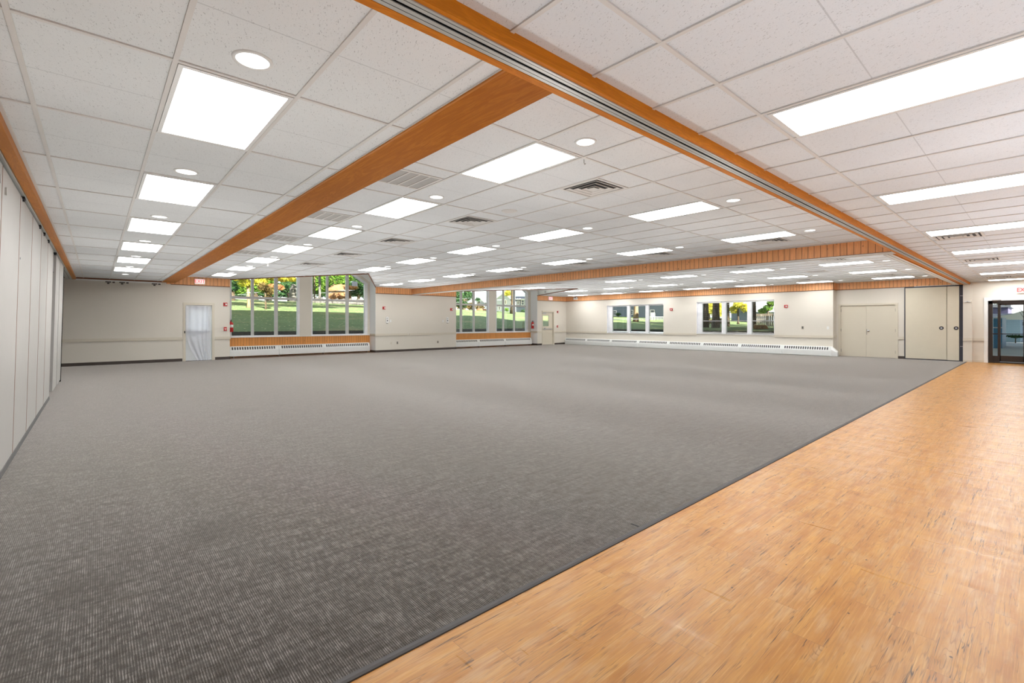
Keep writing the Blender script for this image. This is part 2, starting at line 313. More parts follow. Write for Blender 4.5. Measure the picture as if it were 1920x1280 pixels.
# ---------------------------------------------------------------- mesh helpers
ORG = {}
class MB:
    def __init__(s, T=None): s.v = []; s.f = []; s.mi = []; s.m = 0; s.T = T
    def pt(s, p): s.v.append(tuple(s.T(*p)) if s.T else tuple(p)); return len(s.v)-1
    def face(s, pts): ids = [s.pt(p) for p in pts]; s.f.append(ids); s.mi.append(s.m)
    def box(s, x0, x1, y0, y1, z0, z1):
        b = len(s.v)
        for x in (x0, x1):
            for y in (y0, y1):
                for z in (z0, z1): s.pt((x, y, z))
        for q in ((0, 1, 3, 2), (4, 6, 7, 5), (0, 4, 5, 1), (2, 3, 7, 6), (0, 2, 6, 4), (1, 5, 7, 3)):
            s.f.append([b+i for i in q]); s.mi.append(s.m)
        return s
    def prism(s, poly, axis, a0, a1):
        """poly 2D points in the two other axes (in order), extruded along axis"""
        def mk(u, v, a): return {'x': (a, u, v), 'y': (u, a, v), 'z': (u, v, a)}[axis]
        n = len(poly); b = len(s.v)
        for a in (a0, a1):
            for (u, v) in poly: s.pt(mk(u, v, a))
        s.f.append([b+i for i in range(n)]); s.mi.append(s.m)
        s.f.append([b+n+i for i in reversed(range(n))]); s.mi.append(s.m)
        for i in range(n):
            j = (i+1) % n; s.f.append([b+i, b+j, b+n+j, b+n+i]); s.mi.append(s.m)
        return s
    def tube(s, pts, radii, n=12, cap=True):
        rings = []
        P = [Vector(p) for p in pts]
        for i, p in enumerate(P):
            d = (P[min(i+1, len(P)-1)]-P[max(i-1, 0)]).normalized()
            up = Vector((0, 0, 1)) if abs(d.z) < .95 else Vector((1, 0, 0))
            a = d.cross(up).normalized(); b2 = d.cross(a).normalized(); r = radii[i] if isinstance(radii, (list, tuple)) else radii
            rings.append([s.pt(p+a*math.cos(2*PI*k/n)*r+b2*math.sin(2*PI*k/n)*r) for k in range(n)])
        for q in range(len(rings)-1):
            for k in range(n):
                s.f.append([rings[q][k], rings[q][(k+1) % n], rings[q+1][(k+1) % n], rings[q+1][k]]); s.mi.append(s.m)
        if cap:
            s.f.append(list(rings[0])); s.mi.append(s.m); s.f.append(list(reversed(rings[-1]))); s.mi.append(s.m)
        return s
    def disc(s, c, nrm, r, t=.004, n=20):
        c = Vector(c); d = Vector(nrm).normalized(); return s.tube([c, c+d*t], [r, r], n)
    def bar(s, a, b, w, y0, y1):
        """bar in the x-z plane from a to b with width w between depths y0,y1"""
        A = Vector((a[0], a[1])); B = Vector((b[0], b[1])); d = (B-A).normalized(); nn = Vector((-d.y, d.x))*w/2
        return s.prism([tuple(A+nn), tuple(B+nn), tuple(B-nn), tuple(A-nn)], 'y', y0, y1)
    def wall(s, s0, s1, d0, d1, z0, z1, holes):
        S = sorted({s0, s1, *[h[0] for h in holes], *[h[1] for h in holes]}); Z = sorted({z0, z1, *[h[2] for h in holes], *[h[3] for h in holes]})
        S = [q for q in S if s0 <= q <= s1]; Z = [q for q in Z if z0 <= q <= z1]
        for i in range(len(S)-1):
            j = 0
            while j < len(Z)-1:
                def free(j): 
                    cs, cz = (S[i]+S[i+1])/2, (Z[j]+Z[j+1])/2
                    return not any(h[0] < cs < h[1] and h[2] < cz < h[3] for h in holes)
                if free(j):
                    k = j
                    while k+1 < len(Z)-1 and free(k+1): k += 1
                    s.box(S[i], S[i+1], d0, d1, Z[j], Z[k+1]); j = k+1
                else: j += 1
        return s
    def build(s, name, mats, parent=None, smooth=False, origin=None):
        if not isinstance(mats, (list, tuple)): mats = [mats]
        me = bpy.data.meshes.new(name)
        if parent is not None: org = ORG[parent.name]
        else: org = Vector(origin) if origin is not None else Vector((0, 0, 0))
        me.from_pydata([(p[0]-org.x, p[1]-org.y, p[2]-org.z) for p in s.v], [], s.f)
        for m in mats: me.materials.append(MATS[m])
        for p, i in zip(me.polygons, s.mi): p.material_index = i; p.use_smooth = smooth
        bm = bmesh.new(); bm.from_mesh(me); bmesh.ops.recalc_face_normals(bm, faces=bm.faces); bm.to_mesh(me); bm.free()
        me.update()
        o = bpy.data.objects.new(name, me); COL.objects.link(o)
        if parent is not None: o.parent = parent
        else: o.location = org
        ORG[o.name] = org
        return o
def tag(o, label=None, cat=None, group=None, kind=None):
    if label: o['label'] = label
    if cat: o['category'] = cat
    if group: o['group'] = group
    if kind: o['kind'] = kind
    return o
def thing(name, label, cat, loc, group=None, kind=None):
    o = bpy.data.objects.new(name, None); COL.objects.link(o); o.location = loc; o.empty_display_size = .1; ORG[o.name] = Vector(loc)
    return tag(o, label, cat, group, kind)
def copy_thing(root, loc, label, group=None):
    r = root.copy(); COL.objects.link(r); r.location = loc; r['label'] = label; ORG[r.name] = Vector(loc)
    if group: r['group'] = group
    for ch in list(root.children):
        c = ch.copy(); COL.objects.link(c); c.parent = r
        for gch in ch.children: d = gch.copy(); COL.objects.link(d); d.parent = c
    return r
def S(o): o['kind'] = 'structure'; return o
def text_mesh(body, size, fn, depth=.004):
    cu = bpy.data.curves.new('t', 'FONT'); cu.body = body; cu.size = size; cu.extrude = depth; cu.align_x = 'CENTER'; cu.align_y = 'CENTER'
    to = bpy.data.objects.new('t', cu); COL.objects.link(to); dg = bpy.context.evaluated_depsgraph_get(); dg.update()
    me = bpy.data.meshes.new_from_object(to.evaluated_get(dg)); bpy.data.objects.remove(to)
    mb = MB()
    for v in me.vertices: mb.pt(fn(v.co.x, v.co.y, v.co.z))
    for p in me.polygons: mb.f.append(list(p.vertices)); mb.mi.append(0)
    bpy.data.meshes.remove(me); return mb
ORD = ['nearest', 'second', 'third', 'fourth', 'fifth', 'sixth', 'seventh', 'eighth']

# ---------------------------------------------------------------- dimensions
ZL, ZM, ZB = 2.745, 2.965, 2.67       # low ceilings, middle ceiling, beam underside
YA, YW = 19.95, 20.55                 # back wall face, window plane of the two bays
XB, XC = 22.2, 22.6                   # right wall face, recessed part
B1 = (3.70, 9.43); B2 = (13.82, 19.66)
AP1, AP2 = (6.65, 14.6), (16.95, 14.5)
YT0, YT1 = 1.673, 1.858               # track beam
SEAM = 1.745

# ---------------------------------------------------------------- floors
b = MB(); b.box(-3.5, XC+.2, SEAM+.03, YA, -.1, 0); fl = S(b.build('floor', 'carpet'))
b = MB(); b.box(-3.5, XC+.2, -6, SEAM, -.1, -.002); S(b.build('floor', 'planks'))
b = MB(); b.prism([(SEAM-.008, -.002), (SEAM-.006, .003), (SEAM+.008, .0055), (SEAM+.030, .003), (SEAM+.030, -.02), (SEAM-.008, -.02)], 'x', -3.5, XC+.0)
S(b.build('trim_1', 'dark_rubber'))
b = MB(); b.box(B1[0]-.02, B1[1]+.02, YA, YW+.2, -.1, .004); b.box(B2[0]-.02, B2[1]+.02, YA, YW+.2, -.1, .004); S(b.build('floor', 'bay_floor_wood'))
b = MB(); b.box(2.700, 2.715, 1.785, 1.845, -.001, .0015); tag(b.build('carpet_slot', 'black'), 'small black slot cut in the carpet beside the wood floor', 'slot')

# ---------------------------------------------------------------- walls
EX = 5.2
b = MB()
b.wall(-3.5, B1[0], YA, YA+.2, 0, EX, [(2.32, 3.16, 0, 2.0)]); b.wall(-3.5, B1[0], YA+.2, YW+.2, 0, EX, [(1.0, 3.5, 0, 3.6)])
b.box(B1[1], B2[0], YA, YW+.2, 0, EX)
b.wall(B2[1], XC+.2, YA, YA+.2, 0, EX, [(20.08, 21.06, 0, 2.02)]); b.wall(B2[1], XC+.2, YA+.2, YW+.2, 0, EX, [(19.86, 22.3, 0, 3.6)])
for (x0, x1), win in ((B1, ((3.82, 6.35), (6.82, 9.32))), (B2, ((14.02, 16.46), (16.96, 19.46)))):
    xm = (x0+x1)/2; y0, y1 = YW, YW+.2
    b.box(x0, x1, y0, y1, 0, .80)
    b.box(x0, win[0][0], y0, y1, .8, EX); b.box(win[0][1], win[1][0], y0, y1, .8, EX); b.box(win[1][1], x1, y0, y1, .8, EX)
    for (a, c), s_ in ((win[0], 1), (win[1], -1)):
        lo, hi = (a, c) if s_ == 1 else (c, a)
        b.prism([(lo, 3.10), (hi, 3.10+.62*abs(hi-lo)), (hi, EX), (lo, EX)], 'y', y0, y1)
S(b.build('wall_back', 'wall'))
b = MB(); b.box(B1[1]-.004, B1[1], YA, YW-.02, .10, 3.4); b.box(B2[1]-.004, B2[1], YA, YW-.02, .10, 3.4); S(b.build('wall_pier', 'pier_daylit'))  # returns painted paler to carry the daylight from the bay windows
b = MB()
b.wall(5.6, YA, XB, XC+.2, 0, EX, [(13.15, 16.78, .77, 2.33), (7.79, 11.34, .83, 2.36)]) if False else None
T = lambda s, d, z: (d, s, z)
b = MB(T)
b.wall(5.6, YA, XB, XC+.2, 0, EX, [(13.15, 16.78, .77, 2.33), (7.79, 11.34, .83, 2.36)])
b.wall(1.74, 5.6, XC, XC+.2, 0, EX, [(3.67, 5.46, 0, 2.05)])
b.wall(-6, 1.74, XC, XC+.2, 0, EX, [(-.50, 1.27, 0, 2.11)])
b.box(1.62, 1.845, XC-.10, XC, 0, ZB)
S(b.build('wall_right', 'wall'))
b = MB(); b.box(-3.7, XC+.2, -6.2, -6, 0, EX); S(b.build('wall_front', 'wall'))
b = MB(); b.box(-3.7, -3.5, -6, YW+.2, 0, EX); S(b.build('wall_left', 'wall'))
b = MB(); b.box(-4.2, XC+.6, -6.6, YW+.5, EX, 9.9); S(b.build('roof', 'roof_slab'))  # unseen block, made this tall so its shadow falls across the lawn

# ---------------------------------------------------------------- ceilings
def pocket_cut(x=None, y=None):
    """interval cut from the grid by the two triangular bays"""
    out = []
    for (x0, x1), (ax, ay) in ((B1, AP1), (B2, AP2)):
        if y is not None:
            if y > ay: t = (y-ay)/(YA-ay); out.append((ax+(x0-ax)*t, ax+(x1-ax)*t))
        else:
            if x0 < x < x1:
                t = (x-ax)/((x1-ax) if x > ax else (x0-ax)); out.append((ay+(YA-ay)*t, YA))
    return out
def segs(a, c, cuts):
    cur = [(a, c)]
    for lo, hi in cuts:
        nx = []
        for p, q in cur:
            if hi <= p or lo >= q: nx.append((p, q)); continue
            if lo > p: nx.append((p, lo))
            if hi < q: nx.append((hi, q))
        cur = nx
    return cur
def in_poly(x, y): return any(lo-.1 < x < hi+.1 for lo, hi in pocket_cut(y=y))
def grid(parent, x0, x1, y0, y1, z, gx, gy, cuts=False):
    b = MB(); w = .012; h = .009
    k = math.ceil((x0-gx)/.61)
    while gx+k*.61 < x1-.03:
        X_ = gx+k*.61
        if X_ > x0+.03:
            for p, q in segs(y0, y1, pocket_cut(x=X_) if cuts else []):
                if q-p > .05: b.box(X_-w, X_+w, p, q, z-h, z+.004)
        k += 1
    k = math.ceil((y0-gy)/1.22)
    while gy+k*1.22 < y1-.03:
        Y_ = gy+k*1.22
        if Y_ > y0+.03:
            for p, q in segs(x0, x1, pocket_cut(y=Y_) if cuts else []):
                if q-p > .05: b.box(p, q, Y_-w, Y_+w, z-h+.001, z+.004)
        k += 1
    # wall angle
    b.box(x0, x1, y0, y0+.022, z-h, z); b.box(x0, x0+.022, y0, y1, z-h, z); b.box(x1-.022, x1, y0, y1, z-h, z)
    return b.build('grid', 'tee', parent)
b = MB(); b.box(-.47, 1.68, YT1, YA, ZL, ZL+.03); cl = S(b.build('ceiling', 'tile_left')); grid(cl, -.47, 1.67, YT1, YA-.4, ZL, .312, 3.03)
b = MB(); b.box(-3.5, -.68, YT1-.2, YA, ZL, ZL+.03); S(b.build('ceiling', 'tile_left'))
b = MB(); b.box(-3.5, XC, -6, YT0, ZL, ZL+.03); cr = S(b.build('ceiling', 'tile_right')); grid(cr, -3.5, XC, -6, YT0, ZL, 3.92, 1.25)
b = MB(); b.prism([(2.04, YT1), (XC, YT1), (XC, YA), (B2[1], YA), AP2, (B2[0], YA), (B1[1], YA), AP1, (B1[0], YA), (2.04, YA)], 'z', ZM, ZM+.03)
cm = S(b.build('ceiling', 'tile_mid')); grid(cm, 2.04, XC, YT1, YA, ZM, 2.925, 2.95, True)

# triangular raised pockets over the two window bays
for i, ((x0, x1), (ax, ay)) in enumerate(((B1, AP1), (B2, AP2))):
    b = MB(); xm = ax; zr = 3.22; rise = .62; zp = zr+rise*(x1-x0)/2
    t = .05
    # right and left vertical cheeks from the dropped ceiling up to the valley line
    b.face([(x1, YA, ZM-.0), (ax, ay, ZM), (ax, ay, zp), (x1, YA, zr)]); b.face([(x1+t, YA, ZM), (ax, ay-t*2, ZM), (ax, ay-t*2, zp), (x1+t, YA, zr)])
    b.face([(x0, YA, ZM), (ax, ay, ZM), (ax, ay, zp), (x0, YA, zr)]); b.face([(x0-t, YA, ZM), (ax, ay-t*2, ZM), (ax, ay-t*2, zp), (x0-t, YA, zr)])
    # sloping soffits
    b.face([(x1, YA, zr), (x1, YW+.05, zr), (ax, YW+.05, zp), (ax, ay, zp)]); b.face([(x0, YA, zr), (x0, YW+.05, zr), (ax, YW+.05, zp), (ax, ay, zp)])
    S(b.build('ceiling', 'white_paint'))
    # thin brown edge trim
    b = MB()
    for xe in (x0, x1):
        d = Vector((ax-xe, ay-YA, 0)).normalized(); n_ = Vector((-d.y, d.x, 0))*.012
        A = Vector((xe, YA, 0)); B = Vector((ax, ay, 0))
        P4 = [A+n_, B+n_, B-n_, A-n_]; b.prism([(p.x, p.y) for p in P4], 'z', ZM-.032, ZM+.01)
    S(b.build('trim_%d' % (2+i), 'brown_trim'))
    # short boxed pier under the end of the pocket
# ---------------------------------------------------------------- main track beam
def track_beam(name, x0, x1, near=True):
    b = MB()
    b.box(x0, x1, YT0, YT0+.024, ZB, ZM-.0)            # near face board
    b.box(x0, x1, YT0+.022, YT1-.044, ZB+.03, ZM)      # core
    b.box(x0, x1, YT1-.046, YT1, ZB, ZM)               # far board
    r = S(b.build(name, 'stain_x'))
    m = MB(); m.box(x0, x1, YT0+.026, YT0+.0725, ZB+.002, ZB+.03); m.box(x0, x1, YT0+.090, YT1-.048, ZB+.002, ZB+.03)
    m.box(x0, x1, YT0+.0235, YT0+.028, ZB-.006, ZB+.02)
    m.build('track', 'track_metal', r)
    m = MB(); m.box(x0, x1, YT0+.0725, YT0+.0905, ZB+.006, ZB+.028); m.build('track_slot', 'void_black', r)  # black fill set almost flush, painting in the darkness inside the groove
    for yy in (YT0+.050, YT0+.112):
        m = MB(); m.box(x0, x1, yy, yy+.0022, ZB+.0012, ZB+.004); m.build('track_seam', 'black', r)
    return r
track_beam('trim_4', -3.5, XC)
# second parallel track in the far section
b = MB(); b.box(11.55, XC, YT1, YT1+.025, ZB+.01, ZM); b.box(11.55, XC, YT1+.02, YT1+.20, ZB+.02, ZM); b.box(11.55, XC, YT1+.06, YT1+.07, ZB+.004, ZB+.03)
r = S(b.build('trim_5', 'stain_x'))
m = MB(); m.box(11.5, XC, YT1+.07, YT1+.125, ZB+.004, ZB+.03); m.box(11.5, XC, YT1+.14, YT1+.20, ZB+.004, ZB+.03); m.box(11.5, XC, YT1+.20, YT1+.206, ZB-.004, ZM)
m.build('track', 'track_pale', r)
m = MB(); m.box(11.5, XC, YT1+.125, YT1+.14, ZB+.012, ZB+.025); m.build('track_slot', 'black', r)
# header above the left folding partition
b = MB(); b.box(-.495, -.47, YT1, YA-.42, ZB, ZM); b.box(-.70, -.49, YT1, YA-.42, ZB+.03, ZM); b.box(-.545, -.49, YT1, YA-.42, ZB+.002, ZB+.04)
r = S(b.build('trim_6', 'stain_yl'))
m = MB(); m.box(-.60, -.547, YT1, YA-.42, ZB-.004, ZB+.03); m.box(-.69, -.615, YT1, YA-.42, ZB-.004, ZB+.03); m.box(-.553, -.547, YT1, YA-.42, ZB-.016, ZB)
m.build('track', 'track_metal', r)
m = MB(); m.box(-.616, -.599, YT1, YA-.42, ZB+.012, ZB+.02); m.build('track_slot', 'black', r)
# brown beam between the low left ceiling and the middle ceiling
b = MB(); b.box(1.67, 2.04, YT1, YA, 2.728, ZM+.02); r = S(b.build('trim_7', 'stain_y'))
m = MB(); m.box(1.655, 1.67, YT1, YA, 2.726, ZL+.01); m.build('edge_strip', 'stain_yl', r)  # paler strip paints in the light on the beam's left face
# cross track at the back of the left bay
b = MB(); b.box(-.47, 1.64, YA-.40, YA-.375, ZB+.03, ZL+.02); b.box(-3.5, 1.64, YA-.375, YA-.2, ZL-.03, ZL+.02); r = S(b.build('trim_8', 'brown_trim'))
m = MB(); m.box(-.50, 1.63, YA-.395, YA-.35, ZB-.012, ZB+.028); m.box(-.50, 1.63, YA-.34, YA-.30, ZB-.002, ZB+.028); m.build('track', 'white_paint', r)
for k, xx in enumerate((.28, .62, 1.45)):
    m = MB(); m.box(xx-.07, xx+.07, YA-.39, YA-.24, ZB-.04, ZB-.01); m.tube([(xx, YA-.32, ZB-.05), (xx, YA-.32, ZB-.09)], .03, 8); m.box(xx+.1, xx+.16, YA-.36, YA-.28, ZB-.05, ZB-.012)
    m.build('trolley', 'base_brown', r)
# pine clad beam across the room
b = MB(); b.box(11.30, 11.33, YT1, YA, ZB+.03, ZM); b.box(11.33, 11.55, YT1, YA, ZB+.06, ZM); r = S(b.build('trim_9', 'pine'))
m = MB(); m.box(11.285, 11.37, YT1, YA, ZB+.012, ZB+.032); m.box(11.44, 11.53, YT1, YA, ZB+.012, ZB+.06); m.box(11.37, 11.44, YT1, YA, ZB+.05, ZB+.06)
m.build('track', 'track_pale', r)
m = MB(); m.box(11.292, 11.30, YT1, YA, ZB+.03, ZB+.04); m.build('shadow_bead', 'brown_trim', r)
# pine frieze along the walls
b = MB(); zb = 2.685
b.box(1.80, B1[0], YA-.02, YA, zb, ZM); b.box(B1[1], 11.3, YA-.02, YA, zb, ZM); b.box(11.3, B2[0], YA-.02, YA, zb, ZM); b.box(B2[1], XB, YA-.02, YA, zb, ZM)
r = S(b.build('trim_10', 'pine'))
m = MB()
for p, q in ((1.92, B1[0]), (B1[1], B2[0]), (B2[1], XB)): m.box(p, q, YA-.028, YA, zb-.022, zb)
m.build('lower_bead', 'brown_trim', r)
b = MB(); b.box(XB-.02, XB, 5.6-.02, YA-.02, zb, ZM); b.box(XB-.02, XC, 5.58, 5.60, zb, ZM); b.box(XC-.02, XC, YT1+.2, 5.58, zb, ZM)
r = S(b.build('trim_11', 'pine'))
m = MB(); m.box(XB-.028, XB, 5.572, YA-.02, zb-.022, zb); m.box(XB-.028, XC, 5.572, 5.60, zb-.022, zb); m.box(XC-.028, XC, 3.1, 5.58, zb-.022, zb)
m.build('lower_bead', 'brown_trim', r)

# chair rail
RZ0, RZ1 = .745, .845
def rail_piece(b, horiz, p, q, face):
    if horiz: b.box(p, q, face-.022, face, RZ0, RZ1); b.box(p, q, face-.030, face, RZ0-.0, RZ0+.018)
    else: b.box(face-.022, face, p, q, RZ0, RZ1); b.box(face-.030, face, p, q, RZ0, RZ0+.018)
b = MB()
for p, q in ((-3.5, 2.25), (3.23, B1[0]), (B1[1], 11.05), (11.12, B2[0]), (B2[1], 20.03), (21.10, XB-.02)): rail_piece(b, True, p, q, YA)
b.box(B1[0], B1[0]+.022, YA+.001, YW-.03, RZ0, RZ1); b.box(B1[1]-.022, B1[1], YA+.001, YW-.03, RZ0, RZ1); b.box(B2[1]-.022, B2[1], YA+.001, YW-.03, RZ0, RZ1); b.box(B2[0], B2[0]+.022, YA+.001, YW-.03, RZ0, RZ1)
S(b.build('trim_12', 'rail'))
b = MB(); dz = -.02
RZ0 -= .02; RZ1 -= .02
for p, q in ((5.58, 7.79), (11.34, 13.15), (16.78, YA-.03)): rail_piece(b, False, p, q, XB)
b.box(XB-.022, XC, 5.578, 5.60, RZ0, RZ1)
rail_piece(b, False, 3.43, 3.62, XC); rail_piece(b, False, 1.33, 1.62, XC); rail_piece(b, False, 1.62, 1.845, XC-.10)
S(b.build('trim_13', 'rail'))
# baseboards
b = MB()
for p, q in ((-3.5, 2.25), (3.23, B1[0]), (B1[1], B2[0]), (B2[1], 20.03), (21.10, XB)): b.box(p, q, YA-.012, YA, 0, .10)
for xx in (B1[0], B2[0]): b.box(xx, xx+.012, YA+.001, YW-.03, 0, .10)
for xx in (B1[1], B2[1]): b.box(xx-.012, xx, YA+.001, YW-.03, 0, .10)
S(b.build('baseboard_back', 'base_brown'))
b = MB(); b.box(XB-.012, XB, 5.59, YA, 0, .10); b.box(XC-.012, XC, 3.43, 3.62, 0, .10); S(b.build('baseboard_right', 'base_brown'))
b = MB(); b.box(XC-.014, XC, 1.33, 1.62, 0, .07); b.box(XC-.114, XC-.10, 1.62, 1.845, 0, .07); S(b.build('baseboard_right', 'rail'))

# ---------------------------------------------------------------- bay windows
def bay(n, x0, x1, wins, mulls):
    pn = MB(); pn.box(x0+.002, x1-.002, YW-.02, YW, .02, .775); r = S(pn.build('trim_%d' % (13+n), 'pine_low'))
    m = MB(); m.box(x0+.002, x1-.002, YW-.05, YW+.01, .775, .80); m.build('sill_board', 'white_plastic', r)
    for i, ((a, c), mu) in enumerate(zip(wins, mulls)):
        rising = (i == 0)
        zt = lambda X: 3.10+.62*((X-a) if rising else (c-X))
        y0, y1 = YW+.06, YW+.13
        b = MB()
        b.box(a, c, y0-.06, y1, .80, .85)
        b.m = 1
        jl, jr = (.05, .09) if i == 0 else (.05, .13)
        b.box(a, a+jl, y0-.064, y1+.004, .801, zt(a+.01)); b.box(c-jr, c, y0-.064, y1+.004, .801, zt(c-.01))
        lo, hi = (a, c) if rising else (c, a)
        b.bar((lo, zt(lo)), (hi, zt(hi)), .09, y0-.068, y1+.008)
        b.m = 2
        for (p, w) in mu: b.box(p-w/2, p+w/2, y0, y1, .84, zt(p))
        b.box(a+.02, c-.02, y0+.002, y1-.002, 2.28, 2.375)
        o = S(b.build('window_%d' % (n*2-1+i), ['mullion_white', 'mullion_white', 'mullion']))
        gmb = MB(); gmb.prism([(a+.02, .83), (c-.02, .83), (c-.02, zt(c-.02)-.02), (a+.02, zt(a+.02)-.02)], 'y', y0+.03, y0+.036); gmb.build('pane', 'glass', o)
bay(1, *B1, ((3.82, 6.35), (6.82, 9.32)), (((4.60, .10), (5.46, .13)), ((7.52, .10), (8.40, .13))))
bay(2, *B2, ((14.02, 16.46), (16.96, 19.46)), (((14.61, .13), (15.455, .12)), ((17.575, .11), (18.415, .12))))
# boxed steel brace pieces on the cheek of the second bay
def cheek(x, f): # point on the right cheek line at fraction f from the wall
    x1, (ax, ay) = B2[1], AP2; return x1+(ax-x1)*f, YA+(ay-YA)*f

# heaters (long convector covers) ------------------------------------
def heater(label, T, s0, s1, breaks, dz=0., endcap=None, foot=None, loc=(0, 0, 0)):
    r = thing('baseboard_heater', label, 'heater', loc)
    prof = [(0, .445), (.13, .445), (.145, .437), (.215, .295), (.22, .28), (.22, .075), (.20, .065), (0, .065)]
    ed = [s0]+list(breaks)+[s1]
    for i in range(len(ed)-1):
        p, q = ed[i]+.004, ed[i+1]-.004
        b = MB(T); n = len(prof); ids0 = [b.pt((p, d, z+dz)) for d, z in prof]; ids1 = [b.pt((q, d, z+dz)) for d, z in prof]
        b.f.append(ids0[:]); b.mi.append(0); b.f.append(ids1[::-1]); b.mi.append(0)
        for k in range(n):
            if k == 2: continue
            j = (k+1) % n; b.f.append([ids0[k], ids0[j], ids1[j], ids1[k]]); b.mi.append(0)
        # slanted front with real slots
        (dA, zA), (dB, zB) = prof[2], prof[3]
        def sl(f): return dA+(dB-dA)*f, zA+(zB-zA)*f
        fs = (0., .14, .86, 1.)
        ss = [(p, False)]; k = p+.10
        while k < q-.12: ss += [(k, True), (k+.052, False)]; k += .086
        cols = [[b.pt((sv, sl(f)[0], sl(f)[1]+dz)) for f in fs] for sv, _ in ss]+[[b.pt((q, sl(f)[0], sl(f)[1]+dz)) for f in fs]]
        for i2 in range(len(cols)-1):
            for j2 in range(3):
                if j2 == 1 and ss[i2][1]: continue
                b.f.append([cols[i2][j2], cols[i2+1][j2], cols[i2+1][j2+1], cols[i2][j2+1]]); b.mi.append(0)
        cov = b.build('cover', 'heater_white', r)
        bk = MB(T); bk.face([(p+.05, sl(.05)[0]-.02, sl(.05)[1]+dz-.01), (q-.05, sl(.05)[0]-.02, sl(.05)[1]+dz-.01), (q-.05, sl(.95)[0]-.02, sl(.95)[1]+dz-.01), (p+.05, sl(.95)[0]-.02, sl(.95)[1]+dz-.01)])
        bk.build('slot_backing', 'slot_dark', cov)
    if endcap:
        b = MB(T); e0, e1 = endcap
        b.prism([(.0, .445+dz), (.13, .445+dz), (.22, .33+dz), (.22, .065+dz), (0, .065+dz)], 'x', min(e0, e1), max(e0, e1)) if False else None
        sgn = 1 if e1 > e0 else -1
        A = [b.pt((e0, d, z+dz)) for d, z in ((0, .445), (.13, .445), (.22, .33), (.22, .065), (0, .065))]
        Bp = [b.pt((e1, d, z+dz)) for d, z in ((0, .25), (.10, .25), (.16, .22), (.16, .065), (0, .065))]
        b.f.append(A[:]); b.mi.append(0); b.f.append(Bp[::-1]); b.mi.append(0)
        for k in range(5): j = (k+1) % 5; b.f.append([A[k], A[j], Bp[j], Bp[k]]); b.mi.append(0)
        b.build('end_cap', 'heater_white', r)
    if foot:
        for fs in foot:
            b = MB(T); b.box(fs-.012, fs+.012, .08, .2, 0.004, .075); b.build('foot', 'chrome', r)
    return r
TA = lambda s, d, z: (s, YW-.022-d, z)
TB = lambda s, d, z: (XB-.006-d, s, z)
heater('white baseboard heater under the left bay of tall windows, on legs', TA, B1[0]+.03, B1[1]-.10, (5.49, 7.27), 0, None, (3.9, 5.5, 7.27, 9.2), (6.6, YW-.1, 0))
heater('white baseboard heater under the right bay of tall windows', TA, B2[0]+.03, B2[1]-.10, (15.56, 17.45), 0, None, (14.0, 15.6, 17.5, 19.4), (16.7, YW-.1, 0))
heater('long white baseboard heater along the right wall under two low windows', TB, 5.62, YA-.1, (7.40, 9.18, 10.97, 12.76, 14.57, 16.37, 18.16), -.055, (5.62, 5.42), None, (XB-.1, 12.5, 0))

# ---------------------------------------------------------------- right wall windows
def low_window(n, y0, y1, z0, z1, mul, left_w, blinds=False):
    b = MB(); xi, xo = XB+.10, XB+.20
    b.box(xi, xo, y1-left_w, y1, z0, z1); b.box(xi, xo, y0, y0+.05, z0, z1); b.box(xi-.004, xo+.004, y0, y1, z1-.07, z1); b.box(xi-.004, xo+.004, y0, y1, z0, z0+.045)
    for p, q in mul: b.box(xi-.04, xo, p, q, z0, z1)
    b.box(xi+.02, xo-.01, y0, y1, 1.53 if not blinds else 1.42, 1.565 if not blinds else 1.445)
    if blinds: b.mi = b.mi
    o = S(b.build('window_%d' % n, 'mullion_white'))
    m = MB(); m.box(XB+.15, XB+.156, y0+.03, y1-.03, z0+.03, z1-.03); m.build('pane', 'glass', o)
    m = MB(); m.box(XB-.03, XB+.12, y0-.01, y1+.01, z0-.03, z0); m.build('window_sill', 'white_paint', o)
    m = MB(); t = .006
    m.box(XB, XC-.1, y0, y0+t, z0, z1); m.box(XB, XC-.1, y1-t, y1, z0, z1); m.box(XB, XC-.1, y0, y1, z1-t, z1); m.build('jamb_lining', 'mullion_white', o)
    return o
low_window(5, 13.15, 16.78, .77, 2.33, ((15.27, 15.45), (14.08, 14.27)), .30)
w6 = low_window(6, 7.79, 11.34, .83, 2.36, ((9.93, 10.13), (8.77, 8.96)), .24, True)
for k, (p, q) in enumerate(((10.13, 11.10), (8.96, 9.93), (7.83, 8.77))):
    lab = ('left', 'middle', 'right')[k]
    r = thing('window_blind', 'open white slatted blind in the %s pane of the window next to the red alarm' % lab, 'blind', (XB+.06, (p+q)/2, 2.3), 'slatted blinds in the right-hand low window')
    m = MB(); m.box(XB+.035, XB+.075, p+.01, q-.01, 2.30, 2.345); m.build('head_rail', 'white_plastic', r)
    m = MB(); z_ = .92
    while z_ < 2.29: m.box(XB+.042, XB+.068, p+.02, q-.02, z_, z_+.0012); z_ += .048
    m.box(XB+.04, XB+.07, p+.02, q-.02, .885, .90)
    m.build('slats', 'white_plastic', r)

